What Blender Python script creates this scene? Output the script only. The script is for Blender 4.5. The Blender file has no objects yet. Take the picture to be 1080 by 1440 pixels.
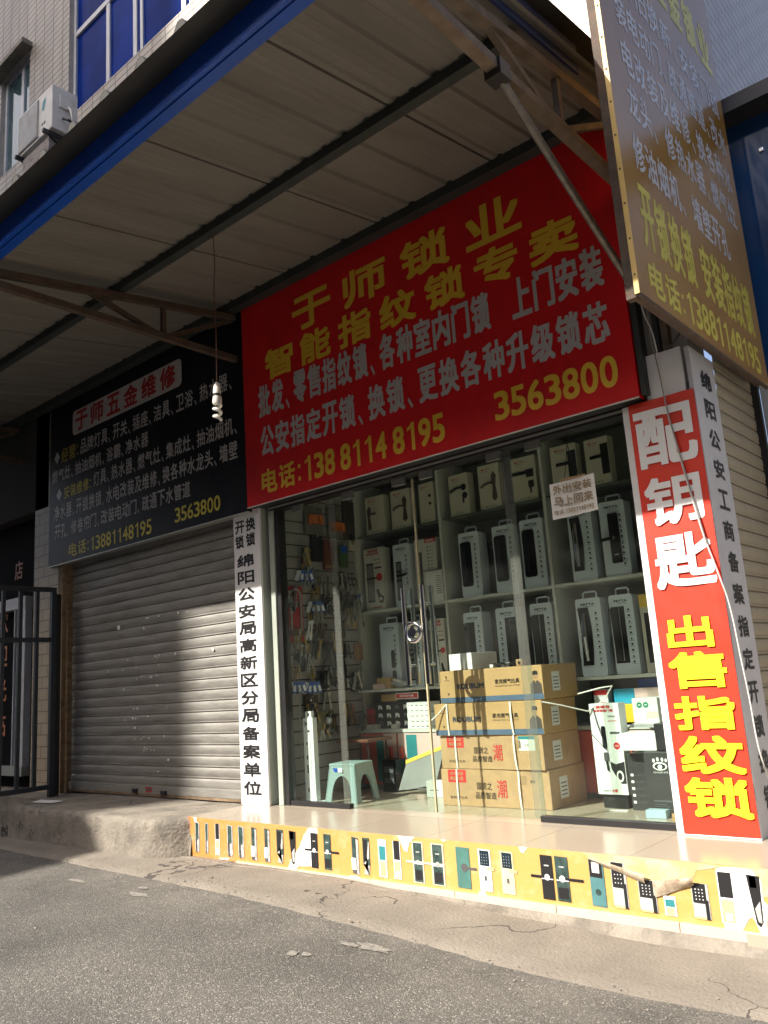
import bpy, bmesh, math, random
from mathutils import Vector, Matrix
from mathutils import noise as mnoise
random.seed(7)
S = bpy.context.scene
COL = S.collection
R = math.radians
# ------------------------------------------------------------------ camera, world, sun, exposure
cam = bpy.data.objects.new('camera', bpy.data.cameras.new('camera')); COL.objects.link(cam)
yaw, pit, rol = R(-40.272), R(11.626), R(-3.857)
F = Vector((math.sin(yaw)*math.cos(pit), math.cos(yaw)*math.cos(pit), math.sin(pit)))
r_ = Vector((math.cos(yaw), -math.sin(yaw), 0)); u_ = r_.cross(F)
rr = math.cos(rol)*r_ + math.sin(rol)*u_; uu = -math.sin(rol)*r_ + math.cos(rol)*u_
M = Matrix((rr, uu, -F)).transposed().to_4x4(); M.translation = (0, -4.352, 1.16)
cam.matrix_world = M
cam.data.sensor_fit = 'AUTO'; cam.data.sensor_width = 36; cam.data.lens = 1151.5/1440*36
cam.data.clip_start = .05; cam.data.clip_end = 1000
S.camera = cam
SUN = Vector((-.44, -1.0, .98)).normalized()
EL = math.asin(SUN.z)
w = bpy.data.worlds.new('World'); S.world = w; w.use_nodes = True
nt = w.node_tree; sk = nt.nodes.new('ShaderNodeTexSky'); sk.sky_type = 'NISHITA'; sk.sun_disc = False
sk.dust_density = 5.0; sk.air_density = .8; sk.ozone_density = .6; sk.sun_elevation = EL; sk.sun_rotation = R(203.7)
nt.links.new(sk.outputs[0], nt.nodes['Background'].inputs[0]); nt.nodes['Background'].inputs[1].default_value = .13
sd = bpy.data.lights.new('sun', 'SUN'); sd.energy = 4.6; sd.angle = R(.55); sd.color = (1, .93, .83)
so = bpy.data.objects.new('sun', sd); COL.objects.link(so); so.rotation_euler = SUN.to_track_quat('Z', 'Y').to_euler()
so.location = (-8, -12, 14)
S.view_settings.view_transform = 'Standard'; S.view_settings.look = 'None'; S.view_settings.gamma = 1
S.view_settings.use_curve_mapping = False
S.view_settings.exposure = 1.1

# ------------------------------------------------------------------ materials
MATS = {}
def mat(name, col, rough=.6, metal=0., var=.12, scale=6., bump=0., bscale=60., coat=0., spec=.5, dark=None, dscale=2., damt=.5, stretch=None, sub=None):
    """base colour with soft noise variation, optional second (dirt) colour in blotches and a fine bump"""
    if name in MATS: return MATS[name]
    m = bpy.data.materials.new(name); m.use_nodes = True; t = m.node_tree; N = t.nodes; L = t.links
    b = N['Principled BSDF']; MATS[name] = m
    b.inputs['Roughness'].default_value = rough; b.inputs['Metallic'].default_value = metal
    b.inputs['Specular IOR Level'].default_value = spec; b.inputs['Coat Weight'].default_value = coat
    tc = N.new('ShaderNodeTexCoord'); src = tc.outputs['Object']
    if stretch:
        mp = N.new('ShaderNodeMapping'); mp.inputs['Scale'].default_value = stretch; L.new(src, mp.inputs[0]); src2 = mp.outputs[0]
    else: src2 = src
    n = N.new('ShaderNodeTexNoise'); n.inputs['Scale'].default_value = scale; n.inputs['Detail'].default_value = 6; L.new(src2, n.inputs['Vector'])
    cr = N.new('ShaderNodeValToRGB'); c = Vector(col)
    lo = c*(1-var); hi = c*(1+var)
    cr.color_ramp.elements[0].color = (*lo, 1); cr.color_ramp.elements[1].color = (*[min(x, .95) for x in hi], 1)
    cr.color_ramp.elements[0].position = .3; cr.color_ramp.elements[1].position = .7
    L.new(n.outputs[0], cr.inputs[0]); out = cr.outputs[0]
    if dark is not None:
        n2 = N.new('ShaderNodeTexNoise'); n2.inputs['Scale'].default_value = dscale; n2.inputs['Detail'].default_value = 9; n2.inputs['Roughness'].default_value = .7
        L.new(src2, n2.inputs['Vector'])
        r2 = N.new('ShaderNodeValToRGB'); r2.color_ramp.elements[0].position = .46; r2.color_ramp.elements[1].position = .68
        r2.color_ramp.elements[0].color = (0, 0, 0, 1); r2.color_ramp.elements[1].color = (damt, damt, damt, 1)
        L.new(n2.outputs[0], r2.inputs[0])
        mx = N.new('ShaderNodeMix'); mx.data_type = 'RGBA'; L.new(r2.outputs[0], mx.inputs[0]); L.new(out, mx.inputs[6]); mx.inputs[7].default_value = (*dark, 1)
        out = mx.outputs[2]
    L.new(out, b.inputs['Base Color'])
    if bump:
        n3 = N.new('ShaderNodeTexNoise'); n3.inputs['Scale'].default_value = bscale; n3.inputs['Detail'].default_value = 5; L.new(src, n3.inputs['Vector'])
        bp = N.new('ShaderNodeBump'); bp.inputs['Strength'].default_value = bump; bp.inputs['Distance'].default_value = .01
        L.new(n3.outputs[0], bp.inputs['Height']); L.new(bp.outputs[0], b.inputs['Normal'])
    return m

def brickmat(name, c1, c2, mortar, bw, bh, plane, rough=.45, dirt=.5, dirtcol=(.06, .055, .05), off=.5, msize=.006, streak=True):
    m = bpy.data.materials.new(name); m.use_nodes = True; t = m.node_tree; N = t.nodes; L = t.links
    b = N['Principled BSDF']; b.inputs['Roughness'].default_value = rough
    g = N.new('ShaderNodeNewGeometry'); sp = N.new('ShaderNodeSeparateXYZ'); L.new(g.outputs['Position'], sp.inputs[0])
    cb = N.new('ShaderNodeCombineXYZ')
    a, bb = {'y': (0, 2), 'x': (1, 2), 'z': (0, 1)}[plane]
    L.new(sp.outputs[a], cb.inputs[0]); L.new(sp.outputs[bb], cb.inputs[1])
    br = N.new('ShaderNodeTexBrick'); br.offset = off; br.inputs['Scale'].default_value = 1
    br.inputs['Brick Width'].default_value = bw; br.inputs['Row Height'].default_value = bh
    br.inputs['Mortar Size'].default_value = msize; br.inputs['Mortar Smooth'].default_value = .1; br.inputs['Bias'].default_value = 0
    br.inputs['Color1'].default_value = (*c1, 1); br.inputs['Color2'].default_value = (*c2, 1); br.inputs['Mortar'].default_value = (*mortar, 1)
    L.new(cb.outputs[0], br.inputs['Vector'])
    n = N.new('ShaderNodeTexNoise'); n.inputs['Scale'].default_value = 1; n.inputs['Detail'].default_value = 8; n.inputs['Roughness'].default_value = .65
    mp = N.new('ShaderNodeMapping'); mp.inputs['Scale'].default_value = (3.0, .35 if streak else 3.0, 1); L.new(cb.outputs[0], mp.inputs[0]); L.new(mp.outputs[0], n.inputs['Vector'])
    r2 = N.new('ShaderNodeValToRGB'); r2.color_ramp.elements[0].position = .45; r2.color_ramp.elements[1].position = .75
    r2.color_ramp.elements[0].color = (0, 0, 0, 1); r2.color_ramp.elements[1].color = (dirt, dirt, dirt, 1); L.new(n.outputs[0], r2.inputs[0])
    mx = N.new('ShaderNodeMix'); mx.data_type = 'RGBA'; L.new(r2.outputs[0], mx.inputs[0]); L.new(br.outputs['Color'], mx.inputs[6]); mx.inputs[7].default_value = (*dirtcol, 1)
    L.new(mx.outputs[2], b.inputs['Base Color'])
    bp = N.new('ShaderNodeBump'); bp.invert = True; bp.inputs['Strength'].default_value = .5; bp.inputs['Distance'].default_value = .004
    L.new(br.outputs['Fac'], bp.inputs['Height']); L.new(bp.outputs[0], b.inputs['Normal'])
    return m

def glassmat(name, tint=(.90, .95, .92), rough=.0, ior=1.45, frost=0.):
    m = bpy.data.materials.new(name); m.use_nodes = True; t = m.node_tree; N = t.nodes; L = t.links
    N.remove(N['Principled BSDF']); out = N['Material Output']
    tr = N.new('ShaderNodeBsdfTransparent'); tr.inputs[0].default_value = (*tint, 1)
    gl = N.new('ShaderNodeBsdfGlossy'); gl.inputs['Roughness'].default_value = rough
    fr = N.new('ShaderNodeFresnel'); fr.inputs['IOR'].default_value = ior
    ge = N.new('ShaderNodeNewGeometry'); iv = N.new('ShaderNodeMath'); iv.operation = 'SUBTRACT'; iv.inputs[0].default_value = 1; L.new(ge.outputs['Backfacing'], iv.inputs[1])
    fm = N.new('ShaderNodeMath'); fm.operation = 'MULTIPLY'; L.new(fr.outputs[0], fm.inputs[0]); L.new(iv.outputs[0], fm.inputs[1])
    mx = N.new('ShaderNodeMixShader'); L.new(fm.outputs[0], mx.inputs[0]); L.new(tr.outputs[0], mx.inputs[1]); L.new(gl.outputs[0], mx.inputs[2])
    res = mx.outputs[0]
    # dust film on the pane
    df = N.new('ShaderNodeBsdfDiffuse'); df.inputs[0].default_value = (.55, .56, .52, 1)
    tc = N.new('ShaderNodeTexCoord'); n = N.new('ShaderNodeTexNoise'); n.inputs['Scale'].default_value = 2.2; n.inputs['Detail'].default_value = 8
    L.new(tc.outputs['Object'], n.inputs['Vector'])
    mr = N.new('ShaderNodeMapRange'); mr.inputs[1].default_value = .4; mr.inputs[2].default_value = .8; mr.inputs[3].default_value = frost; mr.inputs[4].default_value = frost+.02
    L.new(n.outputs[0], mr.inputs[0])
    m2 = N.new('ShaderNodeMixShader'); L.new(mr.outputs[0], m2.inputs[0]); L.new(res, m2.inputs[1]); L.new(df.outputs[0], m2.inputs[2])
    L.new(m2.outputs[0], out.inputs[0])
    return m

# ------------------------------------------------------------------ mesh builder
ORG = {}
TCACHE = {}
def glyphs(s):
    if s not in TCACHE:
        c = bpy.data.curves.new('text', 'FONT'); c.body = s; c.size = 1; c.resolution_u = 4
        o = bpy.data.objects.new('text', c); COL.objects.link(o)
        dg = bpy.context.evaluated_depsgraph_get(); dg.update()
        me = bpy.data.meshes.new_from_object(o.evaluated_get(dg))
        v = [(p.co.x, p.co.y) for p in me.vertices]; f = [tuple(p.vertices) for p in me.polygons]
        bpy.data.objects.remove(o); bpy.data.curves.remove(c); bpy.data.meshes.remove(me)
        x0 = min(p[0] for p in v); x1 = max(p[0] for p in v); y0 = min(p[1] for p in v); y1 = max(p[1] for p in v)
        TCACHE[s] = ([((p[0]-x0)/(x1-x0), (p[1]-y0)/(y1-y0)) for p in v], f)
    return TCACHE[s]

class MB:
    def __init__(s): s.v = []; s.f = []; s.mi = []; s.mats = []
    def m(s, mt):
        if mt not in s.mats: s.mats.append(mt)
        return s.mats.index(mt)
    def add(s, vs, fs, mt):
        o = len(s.v); i = s.m(mt); s.v += [tuple(v) for v in vs]
        for f in fs: s.f.append(tuple(o+k for k in f)); s.mi.append(i)
        return s
    def box(s, x0, x1, y0, y1, z0, z1, mt):
        if x0 > x1: x0, x1 = x1, x0
        if y0 > y1: y0, y1 = y1, y0
        if z0 > z1: z0, z1 = z1, z0
        v = [(x, y, z) for z in (z0, z1) for y in (y0, y1) for x in (x0, x1)]
        return s.add(v, [(0, 2, 3, 1), (4, 5, 7, 6), (0, 1, 5, 4), (2, 6, 7, 3), (0, 4, 6, 2), (1, 3, 7, 5)], mt)
    def bbox(s, x0, x1, y0, y1, z0, z1, mt, b=.004):
        """box with chamfered edges"""
        bm = bmesh.new(); vs = [bm.verts.new((x, y, z)) for z in (z0, z1) for y in (y0, y1) for x in (x0, x1)]
        for f in [(0, 2, 3, 1), (4, 5, 7, 6), (0, 1, 5, 4), (2, 6, 7, 3), (0, 4, 6, 2), (1, 3, 7, 5)]: bm.faces.new([vs[i] for i in f])
        bmesh.ops.bevel(bm, geom=bm.edges[:], offset=b, segments=2, affect='EDGES', profile=.6)
        bm.verts.index_update(); s.add([v.co for v in bm.verts], [[v.index for v in f.verts] for f in bm.faces], mt); bm.free(); return s
    def quad(s, a, b, c, d, mt): return s.add([a, b, c, d], [(0, 1, 2, 3)], mt)
    def rect(s, x0, x1, z0, z1, y, mt):   # facing -y
        return s.quad((x0, y, z0), (x1, y, z0), (x1, y, z1), (x0, y, z1), mt)
    def rectx(s, y0, y1, z0, z1, x, mt):  # facing +x
        return s.quad((x, y0, z0), (x, y1, z0), (x, y1, z1), (x, y0, z1), mt)
    def poly(s, pts, y, mt): return s.add([(p[0], y, p[1]) for p in pts], [tuple(range(len(pts)))], mt)
    def prism(s, pts, y0, y1, mt, axis='y', mside=None):
        n = len(pts); P = {'y': lambda p, d: (p[0], d, p[1]), 'x': lambda p, d: (d, p[0], p[1]), 'z': lambda p, d: (p[0], p[1], d)}[axis]
        vs = [P(p, y0) for p in pts]+[P(p, y1) for p in pts]
        s.add(vs, [tuple(range(n)), tuple(range(2*n-1, n-1, -1))], mt)
        s.add(vs, [(i, (i+n), (i+1) % n+n, (i+1) % n) for i in range(n)], mside or mt); return s
    def tube(s, pts, r, mt, n=8, cap=True):
        pts = [Vector(p) for p in pts]; k = len(pts); vs = []; up = None
        rs = r if isinstance(r, (list, tuple)) else [r]*k
        for i, p in enumerate(pts):
            d = ((pts[min(i+1, k-1)]-pts[max(i-1, 0)])).normalized()
            if up is None: up = Vector((0, 0, 1)) if abs(d.z) < .9 else Vector((1, 0, 0))
            a = d.cross(up).normalized(); b = a.cross(d).normalized(); up = b
            for j in range(n):
                t = 2*math.pi*j/n; vs.append(p+(a*math.cos(t)+b*math.sin(t))*rs[i])
        fs = [(i*n+j, i*n+(j+1) % n, (i+1)*n+(j+1) % n, (i+1)*n+j) for i in range(k-1) for j in range(n)]
        if cap: fs += [tuple(range(n-1, -1, -1)), tuple((k-1)*n+j for j in range(n))]
        return s.add(vs, fs, mt)
    def bar(s, a, b, w, h, mt):
        """square bar from a to b, w wide horizontally, h tall"""
        a = Vector(a); b = Vector(b); d = (b-a).normalized(); up = Vector((0, 0, 1)) if abs(d.z) < .95 else Vector((1, 0, 0))
        sx = d.cross(up).normalized(); sz = sx.cross(d).normalized()
        vs = [p+sx*i*w/2+sz*j*h/2 for p in (a, b) for i, j in ((-1, -1), (1, -1), (1, 1), (-1, 1))]
        return s.add(vs, [(3, 2, 1, 0), (4, 5, 6, 7), (0, 1, 5, 4), (1, 2, 6, 5), (2, 3, 7, 6), (3, 0, 4, 7)], mt)
    def disc(s, c, r, mt, n=20, axis='y', sz=1.):
        pts = [(math.cos(2*math.pi*i/n)*r, math.sin(2*math.pi*i/n)*r*sz) for i in range(n)]
        f = {'y': lambda p: (c[0]+p[0], c[1], c[2]+p[1]), 'x': lambda p: (c[0], c[1]+p[0], c[2]+p[1]), 'z': lambda p: (c[0]+p[0], c[1]+p[1], c[2])}[axis]
        return s.add([f(p) for p in pts], [tuple(range(n))], mt)
    def text(s, txt, u0, u1, v0, v1, d, mt, wt=0., plane='y', step=1.2e-4, n=8):
        """lettering fitted into the rectangle u0..u1, v0..v1 of the plane; wt thickens the strokes (share of height)"""
        g, f = glyphs(txt); ro = wt*(v1-v0)
        a0, a1, b0, b1 = u0+ro, u1-ro, v0+ro, v1-ro
        offs = [(0, 0)]+([(ro*i, ro*j) for i in (-1, 0, 1) for j in (-1, 0, 1) if i or j] if ro else [])
        for k, (ox, oy) in enumerate(offs):
            pts = [(a0+p[0]*(a1-a0)+ox, b0+p[1]*(b1-b0)+oy) for p in g]
            if plane == 'y': vs = [(p[0], d-k*step, p[1]) for p in pts]
            elif plane == 'x': vs = [(d+k*step, p[0], p[1]) for p in pts]
            s.add(vs, f, mt)
        return s
    def xf(s, mtx, start=0):
        for i in range(start, len(s.v)): s.v[i] = tuple(mtx @ Vector(s.v[i]))
        return s
    def build(s, name, parent=None, loc=None, smooth=False, local=False):
        me = bpy.data.meshes.new(name)
        o = Vector((0, 0, 0))
        if not local:
            if parent is not None: o = ORG.get(parent.name, o)
            elif loc is not None: o = Vector(loc)
        me.from_pydata([tuple(Vector(v)-o) for v in s.v], [], s.f)
        for mt in s.mats: me.materials.append(mt)
        me.polygons.foreach_set('material_index', s.mi)
        if smooth: me.polygons.foreach_set('use_smooth', [True]*len(me.polygons))
        me.update()
        ob = bpy.data.objects.new(name, me); COL.objects.link(ob)
        if parent is not None: ob.parent = parent; ORG[ob.name] = o
        else:
            ob.location = loc if loc is not None else (0, 0, 0); ORG[ob.name] = Vector(ob.location)
        return ob

def tag(o, label, cat, group=None):
    o['label'] = label; o['category'] = cat
    if group: o['group'] = group
    return o
def thing(name, label, cat, loc, group=None, rz=0):
    o = bpy.data.objects.new(name, None); COL.objects.link(o); o.location = loc; o.rotation_euler = (0, 0, rz); o.empty_display_size = .1
    ORG[o.name] = Vector(loc); return tag(o, label, cat, group)
def struct(o): o['kind'] = 'structure'; return o
def smooth_some(ob, ang=40):
    me = ob.data; me.polygons.foreach_set('use_smooth', [True]*len(me.polygons))
    try: me.set_sharp_from_angle(angle=R(ang))
    except Exception: pass
    return ob
def rrect(x0, x1, z0, z1, r, n=4):
    out = []
    for cx, cz, a0 in ((x1-r, z0+r, -90), (x1-r, z1-r, 0), (x0+r, z1-r, 90), (x0+r, z0+r, 180)):
        for i in range(n+1):
            a = R(a0+90*i/n); out.append((cx+r*math.cos(a), cz+r*math.sin(a)))
    return out
def nz(x, y, z=0): return mnoise.noise(Vector((x, y, z)))

# palette
white = mat('white_panel', (.74, .74, .75), .35, var=.04, scale=2, dark=(.55, .53, .5), dscale=3, damt=.25)
offwhite = mat('offwhite', (.62, .60, .55), .5, var=.05)
ink = mat('black_ink', (.012, .012, .014), .5, var=.1)
greyink = mat('grey_ink', (.10, .10, .11), .6)
redp = mat('red_sign_film', (.68, .014, .018), .42, spec=.2, var=.06, scale=1.5, dark=(.44, .014, .016), dscale=1.6, damt=.7, bump=.12, bscale=2.5)
redb = mat('red_banner_cloth', (.66, .034, .012), .5, var=.06, scale=3, bump=.25, bscale=7)
yellowl = mat('yellow_letters', (.78, .50, .035), .4, var=.05)
brightyellow = mat('bright_yellow_letters', (.85, .74, .02), .4, var=.03)
silverl = mat('silver_letters', (.52, .50, .49), .35, var=.05)
whitel = mat('white_letters', (.80, .80, .80), .4, var=.03)
navy = mat('black_sign_film', (.006, .006, .012), .4, var=.2, scale=1, spec=.18, dark=(.022, .021, .022), dscale=2, damt=.7, bump=.1, bscale=2.5)
olive = mat('ochre_letters', (.40, .29, .04), .5)
yel2 = mat('lemon_letters', (.72, .62, .07), .5)
redl = mat('red_letters', (.42, .02, .02), .5)
greypanel = mat('grey_title_panel', (.56, .52, .49), .45)
blackm = mat('black_metal', (.02, .02, .022), .4, var=.2)
dark = mat('dark_void', (.012, .011, .010), .8)
alu = mat('aluminium_frame', (.44, .46, .43), .38, .5, var=.05)
greenalu = mat('pale_green_frame', (.37, .41, .36), .45, var=.05, dark=(.25, .26, .22), dscale=2, damt=.3)
chrome = mat('chrome', (.75, .75, .76), .10, 1., var=.02)
steel = mat('dull_steel', (.44, .44, .44), .35, .45, var=.15, scale=20)
brass = mat('brass', (.50, .34, .11), .35, .45, var=.2, scale=20)
rust = mat('rusty_steel', (.085, .063, .048), .8, .1, var=.3, scale=14, dark=(.13, .065, .038), dscale=6, damt=.6, bump=.3)
darksteel = mat('dark_green_steel', (.042, .050, .048), .55, .3, var=.2, scale=8)
bluep = mat('blue_fascia_paint', (.006, .085, .50), .35, var=.08, scale=3, dark=(.01, .05, .22), dscale=4, damt=.4)
navypaint = mat('dull_navy_paint', (.015, .03, .10), .4, var=.15)
cardb = mat('cardboard', (.47, .29, .13), .8, var=.07, scale=3, dark=(.39, .235, .11), dscale=5, damt=.5, bump=.3, bscale=8)
cardb2 = mat('worn_cardboard', (.46, .29, .15), .8, var=.10, scale=4, dark=(.34, .21, .12), dscale=6, damt=.7, bump=.5, bscale=9)
cardside = mat('cardboard_dark', (.33, .21, .11), .85, var=.1, scale=5)
blueband = mat('slate_blue_print', (.075, .12, .20), .6)
tape = mat('white_strap', (.74, .72, .66), .4)
cab = mat('white_laminate', (.58, .58, .54), .35, var=.04)
cabin = mat('cabinet_back', (.20, .20, .185), .5, var=.08)
packblue = mat('pale_blue_carton', (.66, .72, .79), .4, var=.03)
packblack = mat('carton_window_black', (.010, .010, .012), .3, var=.2, spec=.25)
lockgrey = mat('grey_lock_body', (.14, .14, .145), .25, .4, var=.1)
cream = mat('cream_carton', (.56, .52, .42), .5, var=.05)
bronze = mat('bronze_print', (.06, .04, .028), .4)
redprint = mat('red_print', (.55, .03, .03), .5)
teal = mat('teal_print', (.03, .22, .24), .4)
coral = mat('coral_laminate', (.62, .10, .07), .35, var=.06, scale=2)
pink = mat('pale_pink_laminate', (.66, .47, .44), .35, var=.04)
stoolm = mat('green_grey_plastic', (.27, .37, .37), .42, var=.04)
wood = mat('dark_wood', (.14, .055, .03), .4, var=.25, scale=8, stretch=(1, 8, 1))
paperm = mat('paper', (.74, .73, .70), .7, var=.03)
gold = mat('tan_ink', (.30, .22, .12), .5)

# ------------------------------------------------------------------ ground
def gz(x):
    t = min(max((x+4.2)/2.6, 0), 1); return -.078*t*t*(3-2*t)
def edge(x): return -1.07-.16*min(max((x+7.2)/5, 0), 1)
def groundmats():
    m = bpy.data.materials.new('asphalt'); m.use_nodes = True; t = m.node_tree; N = t.nodes; L = t.links; b = N['Principled BSDF']
    g = N.new('ShaderNodeNewGeometry'); P = g.outputs['Position']
    v = N.new('ShaderNodeTexVoronoi'); v.inputs['Scale'].default_value = 150; L.new(P, v.inputs['Vector'])
    cr = N.new('ShaderNodeValToRGB'); e = cr.color_ramp.elements; e[0].position = 0; e[0].color = (.068, .067, .063, 1); e[1].position = 1; e[1].color = (.27, .262, .24, 1)
    e2 = cr.color_ramp.elements.new(.6); e2.color = (.105, .100, .091, 1); e3 = cr.color_ramp.elements.new(.88); e3.color = (.13, .124, .112, 1)
    sp = N.new('ShaderNodeSeparateColor'); L.new(v.outputs['Color'], sp.inputs[0]); L.new(sp.outputs[0], cr.inputs[0])
    n = N.new('ShaderNodeTexNoise'); n.inputs['Scale'].default_value = 1.1; n.inputs['Detail'].default_value = 7; L.new(P, n.inputs['Vector'])
    r2 = N.new('ShaderNodeValToRGB'); r2.color_ramp.elements[0].position = .3; r2.color_ramp.elements[0].color = (.66, .65, .64, 1); r2.color_ramp.elements[1].position = .72; r2.color_ramp.elements[1].color = (1.32, 1.29, 1.23, 1)
    L.new(n.outputs[0], r2.inputs[0])
    mx = N.new('ShaderNodeMix'); mx.data_type = 'RGBA'; mx.blend_type = 'MULTIPLY'; mx.inputs[0].default_value = 1; L.new(cr.outputs[0], mx.inputs[6]); L.new(r2.outputs[0], mx.inputs[7])
    # cement dust spots and the pale gravelly margin beside the kerb apron
    sx = N.new('ShaderNodeSeparateXYZ'); L.new(P, sx.inputs[0])
    mr = N.new('ShaderNodeMapRange'); mr.inputs[1].default_value = -1.75; mr.inputs[2].default_value = -1.2; mr.inputs[3].default_value = 0; mr.inputs[4].default_value = .34; L.new(sx.outputs[1], mr.inputs[0])
    n2 = N.new('ShaderNodeTexNoise'); n2.inputs['Scale'].default_value = 3.2; n2.inputs['Detail'].default_value = 9; n2.inputs['Roughness'].default_value = .7; L.new(P, n2.inputs['Vector'])
    r3 = N.new('ShaderNodeValToRGB'); r3.color_ramp.elements[0].position = .42; r3.color_ramp.elements[1].position = .66; L.new(n2.outputs[0], r3.inputs[0])
    ml = N.new('ShaderNodeMath'); ml.operation = 'MULTIPLY'; L.new(mr.outputs[0], ml.inputs[0]); L.new(r3.outputs[0], ml.inputs[1])
    m3 = N.new('ShaderNodeMix'); m3.data_type = 'RGBA'; L.new(ml.outputs[0], m3.inputs[0]); L.new(mx.outputs[2], m3.inputs[6]); m3.inputs[7].default_value = (.26, .235, .20, 1)
    L.new(m3.outputs[2], b.inputs['Base Color']); b.inputs['Roughness'].default_value = .85
    bp = N.new('ShaderNodeBump'); bp.inputs['Strength'].default_value = .55; bp.inputs['Distance'].default_value = .008; L.new(v.outputs['Distance'], bp.inputs['Height']); bp.invert = True
    L.new(bp.outputs[0], b.inputs['Normal'])
    return m
asphalt = groundmats()
concrete = mat('old_concrete', (.225, .20, .165), .88, var=.16, scale=5, dark=(.095, .085, .072), dscale=3.6, damt=.85, bump=1.0, bscale=42)
apronm = mat('apron_cement', (.205, .180, .148), .9, var=.13, scale=3.5, dark=(.15, .132, .11), dscale=2.0, damt=.65, bump=.7, bscale=60)

def cracked(m, scale, width, dk=(.06, .052, .045)):
    t = m.node_tree; N = t.nodes; L = t.links; b = N['Principled BSDF']
    g = N.new('ShaderNodeNewGeometry'); n = N.new('ShaderNodeTexNoise'); n.inputs['Scale'].default_value = 2.5; n.inputs['Detail'].default_value = 6; L.new(g.outputs['Position'], n.inputs['Vector'])
    ad = N.new('ShaderNodeVectorMath'); ad.operation = 'MULTIPLY_ADD'; L.new(n.outputs['Color'], ad.inputs[0]); ad.inputs[1].default_value = (.7, .7, .7); L.new(g.outputs['Position'], ad.inputs[2])
    v = N.new('ShaderNodeTexVoronoi'); v.feature = 'DISTANCE_TO_EDGE'; v.inputs['Scale'].default_value = scale; L.new(ad.outputs[0], v.inputs['Vector'])
    n2 = N.new('ShaderNodeTexNoise'); n2.inputs['Scale'].default_value = .9; L.new(g.outputs['Position'], n2.inputs['Vector'])
    gate = N.new('ShaderNodeMapRange'); gate.inputs[1].default_value = .45; gate.inputs[2].default_value = .6; gate.inputs[3].default_value = 0; gate.inputs[4].default_value = width; L.new(n2.outputs[0], gate.inputs[0])
    lt = N.new('ShaderNodeMath'); lt.operation = 'LESS_THAN'; L.new(v.outputs['Distance'], lt.inputs[0]); L.new(gate.outputs[0], lt.inputs[1])
    src = b.inputs['Base Color'].links[0].from_socket
    mx = N.new('ShaderNodeMix'); mx.data_type = 'RGBA'; L.new(lt.outputs[0], mx.inputs[0]); L.new(src, mx.inputs[6]); mx.inputs[7].default_value = (*dk, 1); L.new(mx.outputs[2], b.inputs['Base Color'])
cracked(apronm, .55, .006); cracked(concrete, .7, .004)
def rz(x, y): return gz(x)-.004-.012*max(0, -y-1.6)*(.6 if y > -8 else 0)
palespot = mat('splash_and_glint', (.21, .197, .172), .9, var=.35, scale=45)
for k, (cx, cy, rx, ry, sd_) in enumerate(((-3.06, -1.60, .035, .03, 1), (-3.0, -1.57, .03, .02, 2), (-2.80, -1.33, .10, .035, 3), (-2.93, -1.36, .06, .02, 4), (-4.66, -1.38, .10, .03, 5), (-4.78, -1.27, .05, .02, 6), (-5.42, -1.36, .11, .025, 7))):  # pale cement splashes; the last three paint light streaks reflected by windows
    n_ = 40; mb = MB(); pts = []
    for i in range(n_):
        a = 2*math.pi*i/n_; q = 1+.5*nz(math.cos(a)*1.5+sd_*3, math.sin(a)*1.5)+.3*nz(math.cos(a)*5+sd_, math.sin(a)*5); pts.append((cx+rx*q*math.cos(a)-.3*ry*math.sin(a), cy+ry*q*math.sin(a)))
    mb.add([(x, y, rz(x, y)+.004) for x, y in pts], [tuple(range(n_))], palespot); struct(mb.build('stain_and_glint'))
# road: one sheet to the horizon, finer near the shop
mb = MB()
xs = [-400, -60, -20, -12]+[-10+.25*i for i in range(57)]+[8, 20, 60, 400]
ys = [-400, -60, -20, -9]+[-7+.25*i for i in range(26)]
vs = [(x, y, gz(x)-.004-.012*max(0, -y-1.6)*(.6 if y > -8 else 0)) for y in ys for x in xs]
nx = len(xs)
mb.add(vs, [(j*nx+i, j*nx+i+1, (j+1)*nx+i+1, (j+1)*nx+i) for j in range(len(ys)-1) for i in range(nx-1)], asphalt)
struct(mb.build('road'))
# earth under and behind the buildings, a step lower
mb = MB(); mb.box(-400, 400, -.60, 400, -.5, -.16, apronm); struct(mb.build('ground'))
# cement apron between step and road
mb = MB(); xs = [-12+.06*i for i in range(int(14.5/.06))]; n = 10
vs = []
for x in xs:
    ye = edge(x)+.016*nz(x*1.3, 3)+.012*nz(x*6, 9)+.012*nz(x*19, 4)
    for j in range(n+1):
        t = j/n; y = ye+(-.40-ye)*t
        z = gz(x)+(.0 if j == 0 else .012+.006*nz(x*2, y*2, 5))
        if j == 0: z -= .03
        vs.append((x, y, z))
mb.add(vs, [(i*(n+1)+j, (i+1)*(n+1)+j, (i+1)*(n+1)+j+1, i*(n+1)+j+1) for i in range(len(xs)-1) for j in range(n)], apronm)
struct(smooth_some(mb.build('pavement'), 60))

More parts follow.
